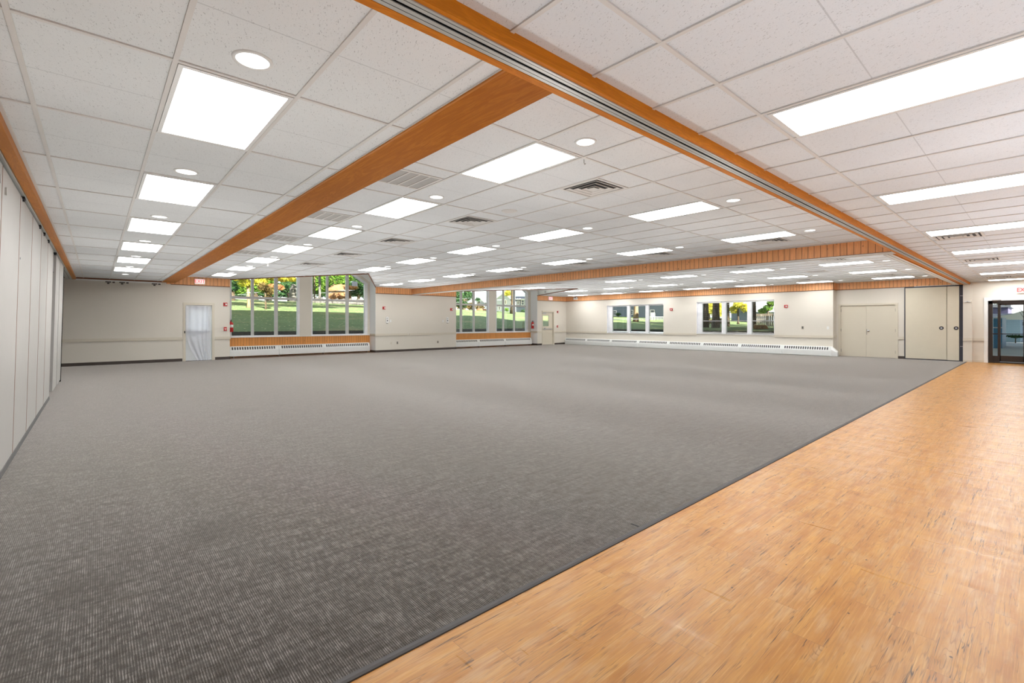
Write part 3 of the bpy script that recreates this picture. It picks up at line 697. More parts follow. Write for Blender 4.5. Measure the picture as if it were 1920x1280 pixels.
# ---------------------------------------------------------------- doors
# door 1: curtained exit door in the back wall
b = MB(); y = YA
b.box(2.27, 2.345, y-.02, y+.10, 0, 2.05); b.box(3.135, 3.21, y-.02, y+.10, 0, 2.05); b.box(2.266, 3.214, y-.024, y+.104, 1.975, 2.058)
d1 = S(b.build('door_1', 'cream'))
m = MB(lambda s, d, z: (s, d, z)); m.wall(2.345, 3.135, y+.05, y+.095, .01, 1.975, [(2.46, 3.02, 1.08, 1.79)]); m.build('door_leaf', 'cool_white', d1)
m = MB(); m.box(2.46, 3.02, y+.07, y+.075, 1.08, 1.79); m.build('pane', 'frosted', d1)
m = MB(); m.box(2.37, 3.10, y+.01, y+.04, 1.0, 1.05); m.box(2.37, 2.45, y+.01, y+.05, .98, 1.07); m.build('push_bar', 'alu', d1)
m = MB(); m.box(2.60, 2.90, y-.0, y+.05, 1.90, 1.955); m.box(2.75, 3.05, y-.03, y-.015, 1.915, 1.93); m.build('door_closer', 'alu', d1)
m = MB(); m.box(2.30, 2.33, y-.035, y-.02, .98, 1.06); m.build('curtain_tie_hook', 'black', d1)
# sheer curtain
def curtain():
    m = MB(); NU, NV = 60, 26; ids = []
    for j in range(NV+1):
        v = j/NV; z = 1.93-v*1.925
        # left edge drifts right below the middle
        le = 2.335+(.0 if v < .5 else .34*((v-.5)/.5)**1.6); re = 3.10-.03*v
        row = []
        for i in range(NU+1):
            u = i/NU; amp = .010+.020*v
            yy = YA-.035-amp*(1+math.sin(u*30+math.sin(u*7+v*2)*1.4)) - (.02*math.sin(v*3)) 
            row.append(m.pt((le+(re-le)*u, yy, max(z+.008*math.sin(u*14)*v, .012))))
        ids.append(row)
    for j in range(NV):
        for i in range(NU): m.f.append([ids[j][i], ids[j][i+1], ids[j+1][i+1], ids[j+1][i]]); m.mi.append(0)
    r = thing('sheer_curtain', 'white sheer curtain hanging over the glazed door in the back wall', 'curtain', (2.72, YA-.05, 1.95))
    m.build('cloth', 'sheer', r, smooth=True)
    m = MB(); m.tube([(2.33, YA-.045, 1.935), (3.13, YA-.045, 1.935)], .006, 8); m.build('rod', 'white_plastic', r)
curtain()
# door 2: far glazed exit door
b = MB(); b.box(20.04, 20.10, y-.02, y+.12, 0, 2.07); b.box(21.04, 21.12, y-.02, y+.12, 0, 2.07); b.box(20.036, 21.124, y-.024, y+.124, 1.99, 2.075)
d2 = S(b.build('door_2', 'cream'))
m = MB(); m.wall(20.10, 21.04, y+.07, y+.115, .01, 1.99, [(20.14, 20.70, 1.13, 1.77)]); m.build('door_leaf', 'cream', d2)
m = MB(); m.box(20.14, 20.70, y+.09, y+.095, 1.13, 1.77); m.build('pane', 'glass', d2)
m = MB(); m.box(20.14, 20.98, y+.02, y+.05, .94, .985); m.box(20.30, 20.40, y+.01, y+.06, .93, 1.02); m.build('push_bar', 'alu', d2)
m = MB(); m.box(20.14, 20.4, y+.0, y+.06, 1.88, 1.94); m.box(20.2, 20.9, y-.01, y+.0, 1.945, 1.96); m.build('door_closer', 'alu', d2)
# door 3: flush double doors
T = lambda s, d, z: (d, s, z)
b = MB(T); b.box(3.62, 3.69, XC-.02, XC+.1, 0, 2.08); b.box(5.44, 5.51, XC-.02, XC+.1, 0, 2.08); b.box(3.616, 5.514, XC-.024, XC+.104, 2.03, 2.10)
d3 = S(b.build('door_3', 'cream'))
m = MB(T); m.box(4.605, 5.44, XC+.03, XC+.07, .01, 2.03); lf = m.build('door_leaf', 'cream', d3)
m = MB(T); m.box(3.69, 4.60, XC+.03, XC+.07, .01, 2.03); lf2 = m.build('door_leaf', 'cream', d3)
m = MB(); m.disc((XC+.03, 4.53, 1.03), (-1, 0, 0), .035, .012); m.tube([(XC+.03, 4.53, 1.03), (XC-.05, 4.53, 1.03)], .012, 10); m.tube([(XC-.045, 4.53, 1.03), (XC-.06, 4.53, 1.03), (XC-.075, 4.53, 1.03)], [.02, .03, .022], 14); m.build('door_knob', 'chrome', lf2, True)
m = MB(T); m.box(4.575, 4.598, XC+.022, XC+.03, .88, 1.10); m.build('latch_plate', 'hinge', lf2)
for zz in (.18, 1.0, 1.78):
    m = MB(T); m.box(5.425, 5.445, XC+.0, XC+.032, zz, zz+.11); m.build('hinge', 'hinge', lf)
    m = MB(T); m.box(3.685, 3.705, XC+.0, XC+.032, zz, zz+.11); m.build('hinge', 'hinge', lf2)

# stored partition (right wall)
r = thing('stored_partition', 'two cream pocket panels in a black frame beside the double doors', 'partition', (XC, 2.6, 0))
m = MB(T); m.box(1.85, 3.43, XC-.03, XC-.002, 0, .035); m.box(3.40, 3.43, XC-.05, XC-.002, 0, 2.66); m.box(1.85, 1.945, XC-.05, XC-.002, .0, 2.66); m.box(1.85, 3.43, XC-.05, XC-.002, 2.63, 2.672)
m.build('frame', 'navy_black', r)
m = MB(T); m.box(1.85, 3.15, XC-.055, XC-.03, 2.672, 2.69); m.build('head_strip', 'track_pale', r)
m = MB(T); m.box(2.27, 3.40, XC-.045, XC-.005, .035, 2.63); pa = m.build('panel', 'closet_panel', r)
m = MB(T); m.box(1.945, 2.255, XC-.06, XC-.005, .03, 2.63); pb = m.build('panel', 'closet_panel', r)
for yy, pp, off in ((2.405, pa, .045), (2.02, pb, .06)):
    m = MB(); m.disc((XC-off, yy, 1.16), (-1, 0, 0), .062, .012, 24); hh = m.build('handle_ring', 'black', pp)
    m2 = MB(); m2.disc((XC-off-.012, yy, 1.16), (-1, 0, 0), .03, .003, 20); m2.build('handle_cup', 'alu', pp)
m = MB(T)
for zz in (2.28, .52): m.box(1.85, 1.92, XC-.056, XC-.05, zz, zz+.012)
m.build('bracket', 'alu', r)

# glass entrance doors
b = MB(T); b.box(1.24, 1.335, XC-.02, XC+.2, 0, 2.11); b.box(-.624, 1.339, XC-.024, XC+.204, 2.09, 2.205); b.box(-.62, -.50, XC-.02, XC+.2, 0, 2.11)
d4 = S(b.build('door_4', 'white_paint'))
m = MB(T); x0, x1 = XC+.06, XC+.12
m.box(1.13, 1.235, x0-.03, x1, 0, 2.09); m.box(-.50, -.40, x0-.03, x1, 0, 2.09); m.box(-.50, 1.235, x0-.03, x1, 1.99, 2.09); m.box(-.5, 1.235, x0-.06, x1+.4, -.0, .04)
m.box(.965, 1.015, x0, x1, .0, 2.0); m.box(1.01, 1.14, x0, x1, .0, .24); m.box(1.01, 1.14, x0, x1, .96, .99)
m.build('door_frame', 'bronze', d4)
for k, (p, q) in enumerate(((.34, .965), (-.40, .335))):
    m = MB(T); m.box(p, p+.09, x0, x1, .05, 1.99); m.box(q-.02, q, x0, x1, .05, 1.99); m.box(p, q, x0, x1, .05, .25); m.box(p, q, x0, x1, 1.94, 1.99); m.box(p, q, x0-.05, x0-.02, .965, .99)
    lf = m.build('door_leaf', 'bronze', d4)
    m = MB(T); m.box(p+.08, q-.01, x0+.03, x0+.036, .24, 1.95); m.build('pane', 'glass', lf)
    yy = p+.04 if k == 0 else q-.06
    m = MB(); m.tube([(x0, yy, 1.22), (x0-.06, yy, 1.20), (x0-.06, yy, 1.02), (x0, yy, 1.0)], .012, 8); m.build('pull_handle', 'black', lf, True)
m = MB(T); m.box(1.012, 1.135, x0+.03, x0+.036, .24, 1.99); m.build('pane', 'glass', d4)
m = MB(T); m.box(1.145, 1.165, x0-.05, x0-.03, 1.0, 1.18); m.build('lock', 'black', d4)
m = MB(T); m.box(.93, 1.14, XC-.05, XC-.02, 2.10, 2.125); m.build('door_sensor', 'alu', d4)

# ---------------------------------------------------------------- left folding partition
def folding():
    r = thing('folding_partition', 'off-white folding partition wall of tall panels along the left side', 'partition', (-.62, 8, 0))
    ztop = ZB-.012
    def lean(z): return -.635+.06*z/2.67
    edges = [1.90, 3.22, 4.43, 5.65, 6.87, 8.08, 9.29, 10.49, 11.68]
    def slab(p, q, off, name='panel', mat='panel_fabric', th=.07, z0=.045, z1=ztop-.01, prot=0.):
        m = MB(); m.prism([(lean(z0)+off, z0), (lean(z1)+off, z1), (lean(z1)+off-th, z1), (lean(z0)+off-th, z0)], 'y', p, q); return m.build(name, mat, r)
    for i in range(len(edges)-1):
        p, q = edges[i]+.012, edges[i+1]-.004
        s_ = slab(p, q, 0.)
        m = MB(); zz0, zz1 = .04, ztop-.012; pp = edges[i]
        m.prism([(lean(zz0)+.002, zz0), (lean(zz1)+.002, zz1), (lean(zz1)-.06, zz1), (lean(zz0)-.06, zz0)], 'y', pp-.004, pp+.012); m.build('edge_strip', 'panel_edge', s_)
        m = MB(); m.prism([(lean(0)+.012, .0), (lean(.05)+.008, .05), (lean(.05)-.06, .05), (lean(0)-.07, 0)], 'y', edges[i], edges[i+1]); m.build('bottom_seal', 'carpet_edge', s_)
    # two small catches near the top of the panels
    for yy, zz in ((4.95, 2.50), (5.48, 2.50), (5.82, 2.47)):
        m = MB(); m.box(lean(zz)-.001, lean(zz)+.012, yy-.016, yy+.016, zz-.03, zz+.03); m.build('catch', 'track_metal', r)
    m = MB(); m.disc((lean(2.02), 6.98, 2.02), (1, 0, 0), .012, .006, 10); m.build('hook', 'alu', r)
    # opening, its inner darkness drawn by a black sheet
    slab(11.68, 11.74, .0, 'end_post', 'panel_fabric', .08)
    slab(11.74, 12.42, -.05, 'dark_gap_sheet', 'void_black', .05, .05)
    m = MB(); m.prism([(11.76, ztop-.02), (11.76, 2.28), (12.1, 2.28), (12.05, 2.40)], 'x', lean(2.4)-.02, lean(2.4)-.005); m.build('loose_flap', 'red_dark' if False else 'base_brown', r)
    slab(12.45, 13.55, .005); slab(13.58, 14.95, .01)
    m = MB(); zz1 = ztop-.01
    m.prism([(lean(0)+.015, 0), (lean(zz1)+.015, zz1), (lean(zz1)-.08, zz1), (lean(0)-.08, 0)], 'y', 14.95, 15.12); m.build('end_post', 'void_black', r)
    for yy in (7.0, 8.9, 9.6, 10.4, 12.2):
        m = MB(); m.box(-.60, -.555, yy, yy+.10, ZB-.03, ZB-.006); m.tube([(-.575, yy+.05, ZB-.05), (-.575, yy+.05, ZB-.0)], .018, 8); m.build('trolley', 'black', r)
folding()

# ---------------------------------------------------------------- ceiling fixtures
def make_light():
    r = thing('ceiling_light', 'x', 'ceiling light', (0, 0, ZL))
    m = MB(); z = ZL
    a, c = .290, .595; ia, ic = .265, .565
    m.box(-a, -ia, -c, c, z-.012, z-.002); m.box(ia, a, -c, c, z-.012, z-.002); m.box(-ia, ia, -c, -ic, z-.012, z-.002); m.box(-ia, ia, ic, c, z-.012, z-.002)
    m.build('frame', 'metal_white', r)
    m = MB(); m.box(-ia, ia, -ic, ic, z-.009, z-.004); m.build('diffuser', 'lens', r)
    return r
def make_down():
    r = thing('downlight', 'x', 'downlight', (0, 0, ZL))
    m = MB(); n = 28; z = ZL
    ring = []
    for rr, zz in ((.098, z-.002), (.096, z-.010), (.080, z-.010), (.078, z-.004)):
        ring.append([m.pt((rr*math.cos(2*PI*k/n), rr*math.sin(2*PI*k/n), zz)) for k in range(n)])
    for q in range(3):
        for k in range(n): m.f.append([ring[q][k], ring[q][(k+1) % n], ring[q+1][(k+1) % n], ring[q+1][k]]); m.mi.append(0)
    m.build('trim_ring', 'metal_white', r, True)
    m = MB(); m.disc((0, 0, z-.008), (0, 0, 1), .079, .003, 28); m.build('lens', 'lens_small', r)
    return r
def make_vent():
    r = thing('air_diffuser', 'x', 'air vent', (0, 0, ZL)); z = ZL
    m = MB()
    def ring(a, c, z0, z1): 
        m.box(-a, -c, -a, a, z0, z1); m.box(c, a, -a, a, z0, z1); m.box(-c, c, -a, -c, z0, z1); m.box(-c, c, c, a, z0, z1)
    ring(.292, .258, z-.010, z-.002)
    m.build('frame', 'vent_white', r)
    m = MB()
    for a in (.235, .165, .095):
        for s_ in range(4):
            # sloped louvre blade: square frustum ring side
            ca, sa = math.cos(s_*PI/2), math.sin(s_*PI/2)
            def R(u, v, w): return (u*ca-v*sa, u*sa+v*ca, w)
            o_, i_ = a, a-.05
            m.face([R(-o_, -o_, z-.012), R(o_, -o_, z-.012), R(i_, -i_, z+.0), R(-i_, -i_, z+.0)])
            m.face([R(-o_, -o_, z-.016), R(o_, -o_, z-.016), R(o_, -o_, z-.010), R(-o_, -o_, z-.010)])
    m.box(-.045, .045, -.045, .045, z-.014, z-.008)
    m.build('louvres', 'vent_white', r)
    m = MB(); m.box(-.258, .258, -.258, .258, z-.003, z-.0015); m.build('duct', 'duct_dark', r)
    return r
def make_return():
    r = thing('return_grille', 'x', 'air vent', (0, 0, ZL)); z = ZL
    m = MB(); w, h = .28, .28
    m.box(-w, w, -h, -h+.03, z-.010, z-.002); m.box(-w, w, h-.03, h, z-.010, z-.002); m.box(-w, -w+.03, -h, h, z-.010, z-.002); m.box(w-.03, w, -h, h, z-.010, z-.002)
    for k in (-1, 0, 1): m.box(k*.125-.009, k*.125+.009, -h, h, z-.011, z-.002)
    m.build('frame', 'vent_white', r)
    m = MB(); m.box(-w+.03, w-.03, -h+.03, h-.03, z-.005, z-.002); m.build('core', 'grille_grey', r)
    return r
LIGHT, DOWN, VENT, RET = make_light(), make_down(), make_vent(), make_return()
used = set()
def place(proto, loc, label, group):
    if proto.name not in used:
        used.add(proto.name); proto.location = loc; proto['label'] = label; proto['group'] = group; ORG[proto.name] = Vector(loc); return proto
    return copy_thing(proto, loc, label, group)
gl_ = 'fluorescent panels set in the tiled ceilings'
for k in range(6):
    place(LIGHT, (.617, 3.64+2.44*k, ZL), 'lit white ceiling panel, %s from the camera in the row left of the brown beam' % ORD[k], gl_)
for cx, nm, ks in ((3.2, 'just right of the brown beam', range(7)), (6.25, 'midway between brown and pine beams', range(5)), (9.3, 'on the near side of the pine beam', range(7))):
    for k in ks: place(LIGHT, (cx, 3.56+2.44*k, ZM), 'lit ceiling panel, %s from camera, row %s' % (ORD[k], nm), gl_)
for cx, nm, ks in ((15.25, 'first beyond the pine beam', (0, 1, 2, 3, 5)), (18.3, 'second beyond the pine beam', range(6)), (21.3, 'beside the far right wall', range(7))):
    for i, k in enumerate(ks): place(LIGHT, (cx, 3.56+2.44*k, ZM), 'lit ceiling panel, %s from camera, row %s' % (ORD[i], nm), gl_)
for k in range(7):
    place(LIGHT, (3.62+3.05*k, .62, ZL), 'lit ceiling panel over the wood floor, %s from the camera' % ORD[k], gl_)
gd = 'round downlights beside the ceiling panels'
for k in range(7): place(DOWN, (.617, 2.76+2.44*k, ZL), 'round white downlight, %s from camera, row left of the brown beam' % ORD[k], gd)
for cx, nm, ks in ((3.25, 'just right of the brown beam', range(7)), (6.25, 'midway between brown and pine beams', range(5)), (9.3, 'on the near side of the pine beam', range(7)),
                   (15.3, 'first beyond the pine beam', range(4)), (18.3, 'second beyond the pine beam', range(5)), (21.3, 'beside the far right wall', range(6))):
    for k in ks: place(DOWN, (cx, 2.69+2.44*k, ZM), 'round white downlight, %s from camera, row %s' % (ORD[k], nm), gd)
gv = 'square air diffusers in the ceilings'
for cx, nm, ks in ((4.445, 'just right of the brown beam', range(5)), (9.91, 'on the near side of the pine beam', range(5)), (14.05, 'just beyond the pine beam', range(6)), (20.0, 'near the far right wall', range(6))):
    for k in ks: place(VENT, (cx, 3.56+2.44*k, ZM), 'square louvred diffuser, %s from camera, row %s' % (ORD[k], nm), gv)
for i, cx in enumerate((10.35, 14.6, 20.6)): place(VENT, (cx, .90, ZL), 'square louvred air diffuser over the wood floor, %s from the camera' % ORD[i], gv)
gr_ = 'flat return air grilles in the middle ceiling'
for k in range(4): place(RET, (2.62, 4.71+2.44*k, ZM), 'flat grey return grille beside the brown beam, %s from the camera' % ORD[k], gr_)
for k in range(4): place(RET, (10.5, 4.75+2.44*k, ZM), 'flat grey return grille beside the pine beam, %s from the camera' % ORD[k], gr_)
place(RET, (17.0, 4.71, ZM), 'flat grey return grille in the far ceiling beyond the pine beam', gr_)
r = thing('ceiling_speaker', 'round perforated speaker in the middle ceiling between two air diffusers', 'speaker', (4.45, 5.09, ZM))
m = MB(); m.tube([(4.45, 5.09, ZM-.001), (4.45, 5.09, ZM-.009)], [.115, .108], 28); m.build('bezel', 'vent_white', r, False)
m = MB(); m.disc((4.45, 5.09, ZM-.0095), (0, 0, -1), .075, .002, 28); m.build('cone_grille', 'tee', r)
r = thing('sprinkler', 'small white sprinkler head hanging below the middle ceiling near the left window bay', 'sprinkler', (3.49, 13.97, ZM))
m = MB(); m.tube([(3.49, 13.97, ZM), (3.49, 13.97, ZM-.07)], .016, 10); m.build('stem', 'white_plastic', r); m = MB(); m.disc((3.49, 13.97, ZM-.075), (0, 0, 1), .035, .006, 16); m.build('deflector', 'white_plastic', r)
r = thing('ceiling_hook', 'tiny grey hook at the corner of the nearest middle ceiling light', 'hook', (3.60, 3.00, ZM))
m = MB(); m.tube([(3.60, 3.0, ZM), (3.60, 3.0, ZM-.03), (3.61, 3.0, ZM-.045), (3.625, 3.0, ZM-.035)], .004, 8); m.build('wire', 'track_metal', r)

# ---------------------------------------------------------------- exit signs
def exit_sign(label, P0, U, N, w, h):
    """P0 centre on wall, U along text direction, N out of the wall"""
    r = thing('exit_sign', label, 'sign', tuple(P0)); U = Vector(U); N = Vector(N); Zv = Vector((0, 0, 1))
    TT = lambda a, bb, c: tuple(Vector(P0)+U*a+Zv*bb+N*c)
    m = MB(TT); m.box(-w/2, w/2, -h/2, h/2, 0, .05); m.build('housing', 'sign_white', r)
    m = MB(TT); m.box(-w/2+.012, w/2-.012, -h/2+.014, h/2-.014, .05, .052); m.build('face', 'exit_face', r)
    m = text_mesh('EXIT', h*.92, lambda a, bb, c: TT(a*.86, bb, .053+c*.5)); m.build('letters', 'exit_red', r)
exit_sign('lit EXIT sign on the pine frieze above the curtained door', (2.755, YA-.02, 2.815), (1, 0, 0), (0, -1, 0), .31, .19)
exit_sign('lit EXIT sign on the pine frieze above the far glazed door', (20.73, YA-.02, 2.82), (1, 0, 0), (0, -1, 0), .36, .21)
exit_sign('lit EXIT sign above the glass entrance doors', (XC, .42, 2.415), (0, -1, 0), (-1, 0, 0), .32, .20)

# ---------------------------------------------------------------- wall devices
def dev(name, label, cat, P0, N, parts, group=None):
    r = thing(name, label, cat, tuple(P0), group); N = Vector(N); U = Vector((0, 0, 1)).cross(N).normalized()
    TT = lambda a, bb, c: tuple(Vector(P0)+U*a+Vector((0, 0, bb))+N*c)
    for pn, mat, boxes in parts:
        m = MB(TT)
        for q in boxes:
            if q[0] == 'o': m.tube([(q[1], q[2], q[4]), (q[1], q[2], q[5])], q[3], 18)
            else: m.box(*q)
        m.build(pn, mat, r)
    return r
NA, NB = (0, -1, 0), (-1, 0, 0)
strobe = [('base', 'red', [(-.062, .062, -.062, .062, 0, .045)]), ('strobe_lens', 'white_plastic', [(-.005, .045, -.03, .03, .045, .065)]), ('sounder', 'red_dark', [(-.05, -.015, -.04, .04, .045, .05)])]
for P0, N, lb in (((3.55, YA, 2.025), NA, 'between the curtained door and the left bay'), ((9.83, YA, 2.02), NA, 'on the back wall just right of the left bay'),
                  ((13.52, YA, 2.02), NA, 'on the back wall just left of the right bay'), ((21.42, YA, 2.01), NA, 'on the back wall right of the far glazed door'),
                  ((XB, 12.70, 2.03), NB, 'between the two low windows of the right wall'), ((XB, 7.32, 2.05), NB, 'on the right wall, right of the blinds window')):
    dev('fire_alarm_strobe', 'red fire alarm strobe '+lb, 'fire alarm', P0, N, strobe, 'red fire alarm strobes')
pull = [('box', 'red', [(-.045, .045, -.065, .065, 0, .04)]), ('pull_bar', 'white_plastic', [(-.03, .03, -.01, .02, .04, .05), (-.006, .006, -.045, -.01, .04, .046)])]
for P0, lb in (((3.55, YA, 1.12), 'beside the curtained door'), ((21.39, YA, 1.11), 'beside the far glazed door')):
    dev('fire_alarm_pull_station', 'red and white fire alarm pull station '+lb, 'fire alarm', P0, NA, pull, 'red pull stations')
pair = [('upper_dial', 'white_plastic', [('o', 0, .10, .075, 0, .03)]), ('lower_body', 'white_plastic', [(-.065, .065, -.11, .05, 0, .035)]), ('display', 'black', [(-.018, .018, -.04, .03, .035, .039), (-.03, .03, .09, .11, .03, .034), (-.04, .04, -.135, -.12, 0, .03)])]
dev('thermostat', 'white thermostat with round top on the wall right of the left bay', 'thermostat', (9.99, YA, 1.45), NA, pair, 'white thermostats')
dev('thermostat', 'white thermostat with round top on the wall left of the right bay', 'thermostat', (13.28, YA, 1.46), NA, pair, 'white thermostats')
plate = [('plate', 'white_plastic', [(-.04, .04, -.06, .06, 0, .006)]), ('toggle', 'metal_white', [(-.006, .006, -.012, .014, .006, .018)])]
dev('light_switch', 'white light switch just right of the left thermostat', 'switch', (10.16, YA, 1.43), NA, plate, 'white switches')
dev('light_switch', 'white light switch just left of the right thermostat', 'switch', (13.02, YA, 1.43), NA, plate, 'white switches')
dev('light_switch', 'white light switch on the right wall near the double doors', 'switch', (XB, 5.78, 1.14), NB, plate, 'white switches')
outlet = [('plate', 'hinge', [(-.036, .036, -.058, .058, 0, .006)]), ('sockets', 'slot_dark', [(-.018, .018, .01, .04, .006, .010), (-.018, .018, -.04, -.01, .006, .010)])]
dev('wall_outlet', 'brown wall outlet low on the back wall below the left thermostat', 'outlet', (10.51, YA, .41), NA, outlet, 'brown outlets')
dev('wall_outlet', 'brown wall outlet low on the back wall near the right bay', 'outlet', (12.72, YA, .39), NA, outlet, 'brown outlets')
dev('cover_plate', 'pale blank cover plate low on the back wall, left of the brown outlet', 'cover plate', (10.2, YA, .40), NA, [('plate', 'rail', [(-.036, .036, -.05, .05, 0, .005)])])
dev('key_switch', 'small black and silver key switch right of the blinds window', 'switch', (XB, 6.69, 1.14), NB, [('plate', 'hinge', [(-.04, .04, -.06, .06, 0, .006)]), ('lock', 'black', [('o', 0, .02, .024, .006, .02), (-.02, .02, -.045, -.03, .006, .012)])])
dev('emergency_light', 'cream emergency light on the pine frieze in the far corner', 'lamp', (XB-.02, 19.1, 2.83), NB, [('housing', 'white_plastic', [(-.13, .13, -.07, .02, 0, .10)]), ('lamp_head', 'white_paint', [('o', -.09, .05, .05, .02, .10), ('o', .09, .05, .05, .02, .10)])])
dev('door_holder', 'pale magnetic door holder high on the column left of the entrance', 'door holder', (XC-.10, 1.73, 2.07), NB, [('plate', 'white_plastic', [(-.08, .08, -.015, .015, 0, .03)]), ('magnet', 'alu', [(-.02, .02, -.012, .012, .03, .045)])])

# fire extinguishers
def extinguisher(label, x, y, z0, sgn):
    r = thing('fire_extinguisher', label, 'fire extinguisher', (x, y, z0))
    prof = [(.0, 0), (.072, 0), (.078, .012), (.078, .30), (.070, .335), (.045, .365), (.024, .38), (.022, .40)]
    m = MB(); m.tube([(x, y, z0+z) for _, z in prof[1:]], [q for q, _ in prof[1:]], 22); m.build('cylinder', 'red', r, True)
    m = MB(); m.tube([(x, y, z0+.395), (x, y, z0+.43)], .022, 12); m.box(x-.012, x+.012, y-.08, y+.05, z0+.43, z0+.438); m.prism([(y-.085, z0+.455), (y+.03, z0+.475), (y+.03, z0+.465), (y-.08, z0+.445)], 'x', x-.011, x+.011)
    m.build('valve_handle', 'black', r)
    m = MB(); m.tube([(x, y+.03, z0+.41), (x, y+.085, z0+.38), (x, y+.095, z0+.28), (x, y+.085, z0+.14)], [.009, .009, .009, .016], 8); m.build('hose', 'black', r, True)
    m = MB(); n = 10; 
    rr = .0785
    for k in range(n):
        a0 = PI*1.15+k*(PI*.75)/n; a1 = PI*1.15+(k+1)*(PI*.75)/n
        m.face([(x+rr*math.cos(a0), y+rr*math.sin(a0), z0+.17), (x+rr*math.cos(a1), y+rr*math.sin(a1), z0+.17), (x+rr*math.cos(a1), y+rr*math.sin(a1), z0+.27), (x+rr*math.cos(a0), y+rr*math.sin(a0), z0+.27)])
    m.build('label_band', 'white_plastic', r)
    m = MB(); m.box(min(x+sgn*.078, x+sgn*.115), max(x+sgn*.078, x+sgn*.115), y-.03, y+.03, z0+.20, z0+.42); m.build('wall_bracket', 'alu', r)
extinguisher('red fire extinguisher on the side of the left bay, half hidden by the wall', B1[0]+.115, YA+.42, 1.0, -1)
extinguisher('red fire extinguisher on the pale pier left of the far glazed door', B2[1]-.115, YA+.30, 1.0, 1)
# little boxes on the white cheek above the second bay
for f_, lb in ((.04, 'tall grey conduit box on the white cheek above the right bay'), (.24, 'small round grey fitting on the white cheek above the right bay')):
    cx_, cy_ = cheek(0, f_); d_ = Vector((AP2[0]-B2[1], AP2[1]-YA, 0)).normalized(); n_ = Vector((d_.y, -d_.x, 0)); n_ = n_ if n_.x < 0 else -n_
    zc = 3.10 if f_ < .1 else 3.09
    dev('conduit_box' if f_ < .1 else 'ceiling_fitting', lb, 'fitting', (cx_, cy_, zc), tuple(n_), [('body', 'mullion', [(-.05, .05, -.14, .14, 0, .04)] if f_ < .1 else [('o', 0, 0, .07, 0, .05)])])
# pale paper hanging in the left bay
p0 = atY(665, 531, YW+.02)
r = thing('hanging_sign', 'small pale blue card hanging at the top right of the left bay window', 'card', tuple(p0))
m = MB(); m.box(p0.x-.13, p0.x+.13, YW+.015, YW+.025, p0.z-.13, p0.z+.08); m.build('card', 'blue_white', r); m = MB(); m.tube([(p0.x, YW+.02, p0.z+.08), (p0.x, YW+.02, p0.z+.22)], .01, 6); m.build('string', 'black', r)

# ================================================================ outdoors
def gz(x, y):
    hill = .112*max(0., min(y, 42)-21.5)*(1-min(max((x-8)*.010, 0), .55))
    base = .92+hill+max(0, x-24)*.006
    t = min(max((y-1.8)/4.0, 0), 1) if x > 22 else 1
    t = t*t*(3-2*t)
    return base*t-.02*(1-t)
b = MB(); step = 1.0; pts = {}
def gp(i, j):
    x, y = -14+i*step, -14+j*step
    if (i, j) not in pts: pts[(i, j)] = b.pt((x, y, gz(x, y)))
    return pts[(i, j)]
for i in range(0, 100):
    for j in range(0, 84):
        x, y = -14+i, -14+j
        if x < 24 and y < 22 and x+1 > -50: 
            if not (x >= 24 or y >= 22): continue
        b.f.append([gp(i, j), gp(i+1, j), gp(i+1, j+1), gp(i, j+1)]); b.mi.append(1 if (x >= 23 and y < 3) else 0)
lawn = b.build('lawn', ['grass', 'asphalt'], smooth=True); S(lawn)
b = MB(); b.box(86, 260, -60, 260, 1.5, 2.2); b.box(-60, 86, 70, 260, 2.2, 2.65); b.box(24, 86, -60, -14, -.4, -.03); S(b.build('far_ground', 'grass'))
b = MB()
b.face([(-14, 21.3, -.1), (24, 21.3, -.1), (24, 21.3, .86), (-14, 21.3, .86)]); b.face([(-14, 21.3, .86), (24.4, 21.3, .86), (24.4, 22.1, .985), (-14, 22.1, .985)])
b.face([(23.4, 4, -.1), (23.4, 22, -.1), (23.4, 22, .86), (23.4, 4, .70)]); b.face([(23.4, 5.5, .80), (23.4, 22, .86), (24.1, 22, .95), (24.1, 5.5, .93)])
b.face([(-14, 20.75, -.05), (23.4, 20.75, -.05), (23.4, 21.3, -.05), (-14, 21.3, -.05)]); b.face([(22.8, 3, -.05), (23.4, 3, -.05), (23.4, 22, -.05), (22.8, 22, -.05)])
S(b.build('retaining_wall', 'soil_black'))
b = MB(); b.box(22.8, 24.2, -6, 3.4, -.12, -.02); S(b.build('doorstep', 'asphalt'))

def leaves(m, c, r, n, size):
    n = int(n*2.0); size = size*.66
    for _ in range(n):
        while True:
            p = Vector((random.uniform(-1, 1), random.uniform(-1, 1), random.uniform(-1, 1)))
            if p.length < 1: break
        p = p*(.55+.45*random.random())
        q = Vector((c[0]+p.x*r[0], c[1]+p.y*r[1], c[2]+p.z*r[2])); a = Vector((random.gauss(0, 1), random.gauss(0, 1), random.gauss(0, 1))).normalized()
        u = a.cross(Vector((.3, .5, .8))).normalized()*size*random.uniform(.6, 1.3); w = a.cross(u).normalized()*size*random.uniform(.4, .8)
        m.face([q-u, q-w*.8, q+u, q+w*.8])
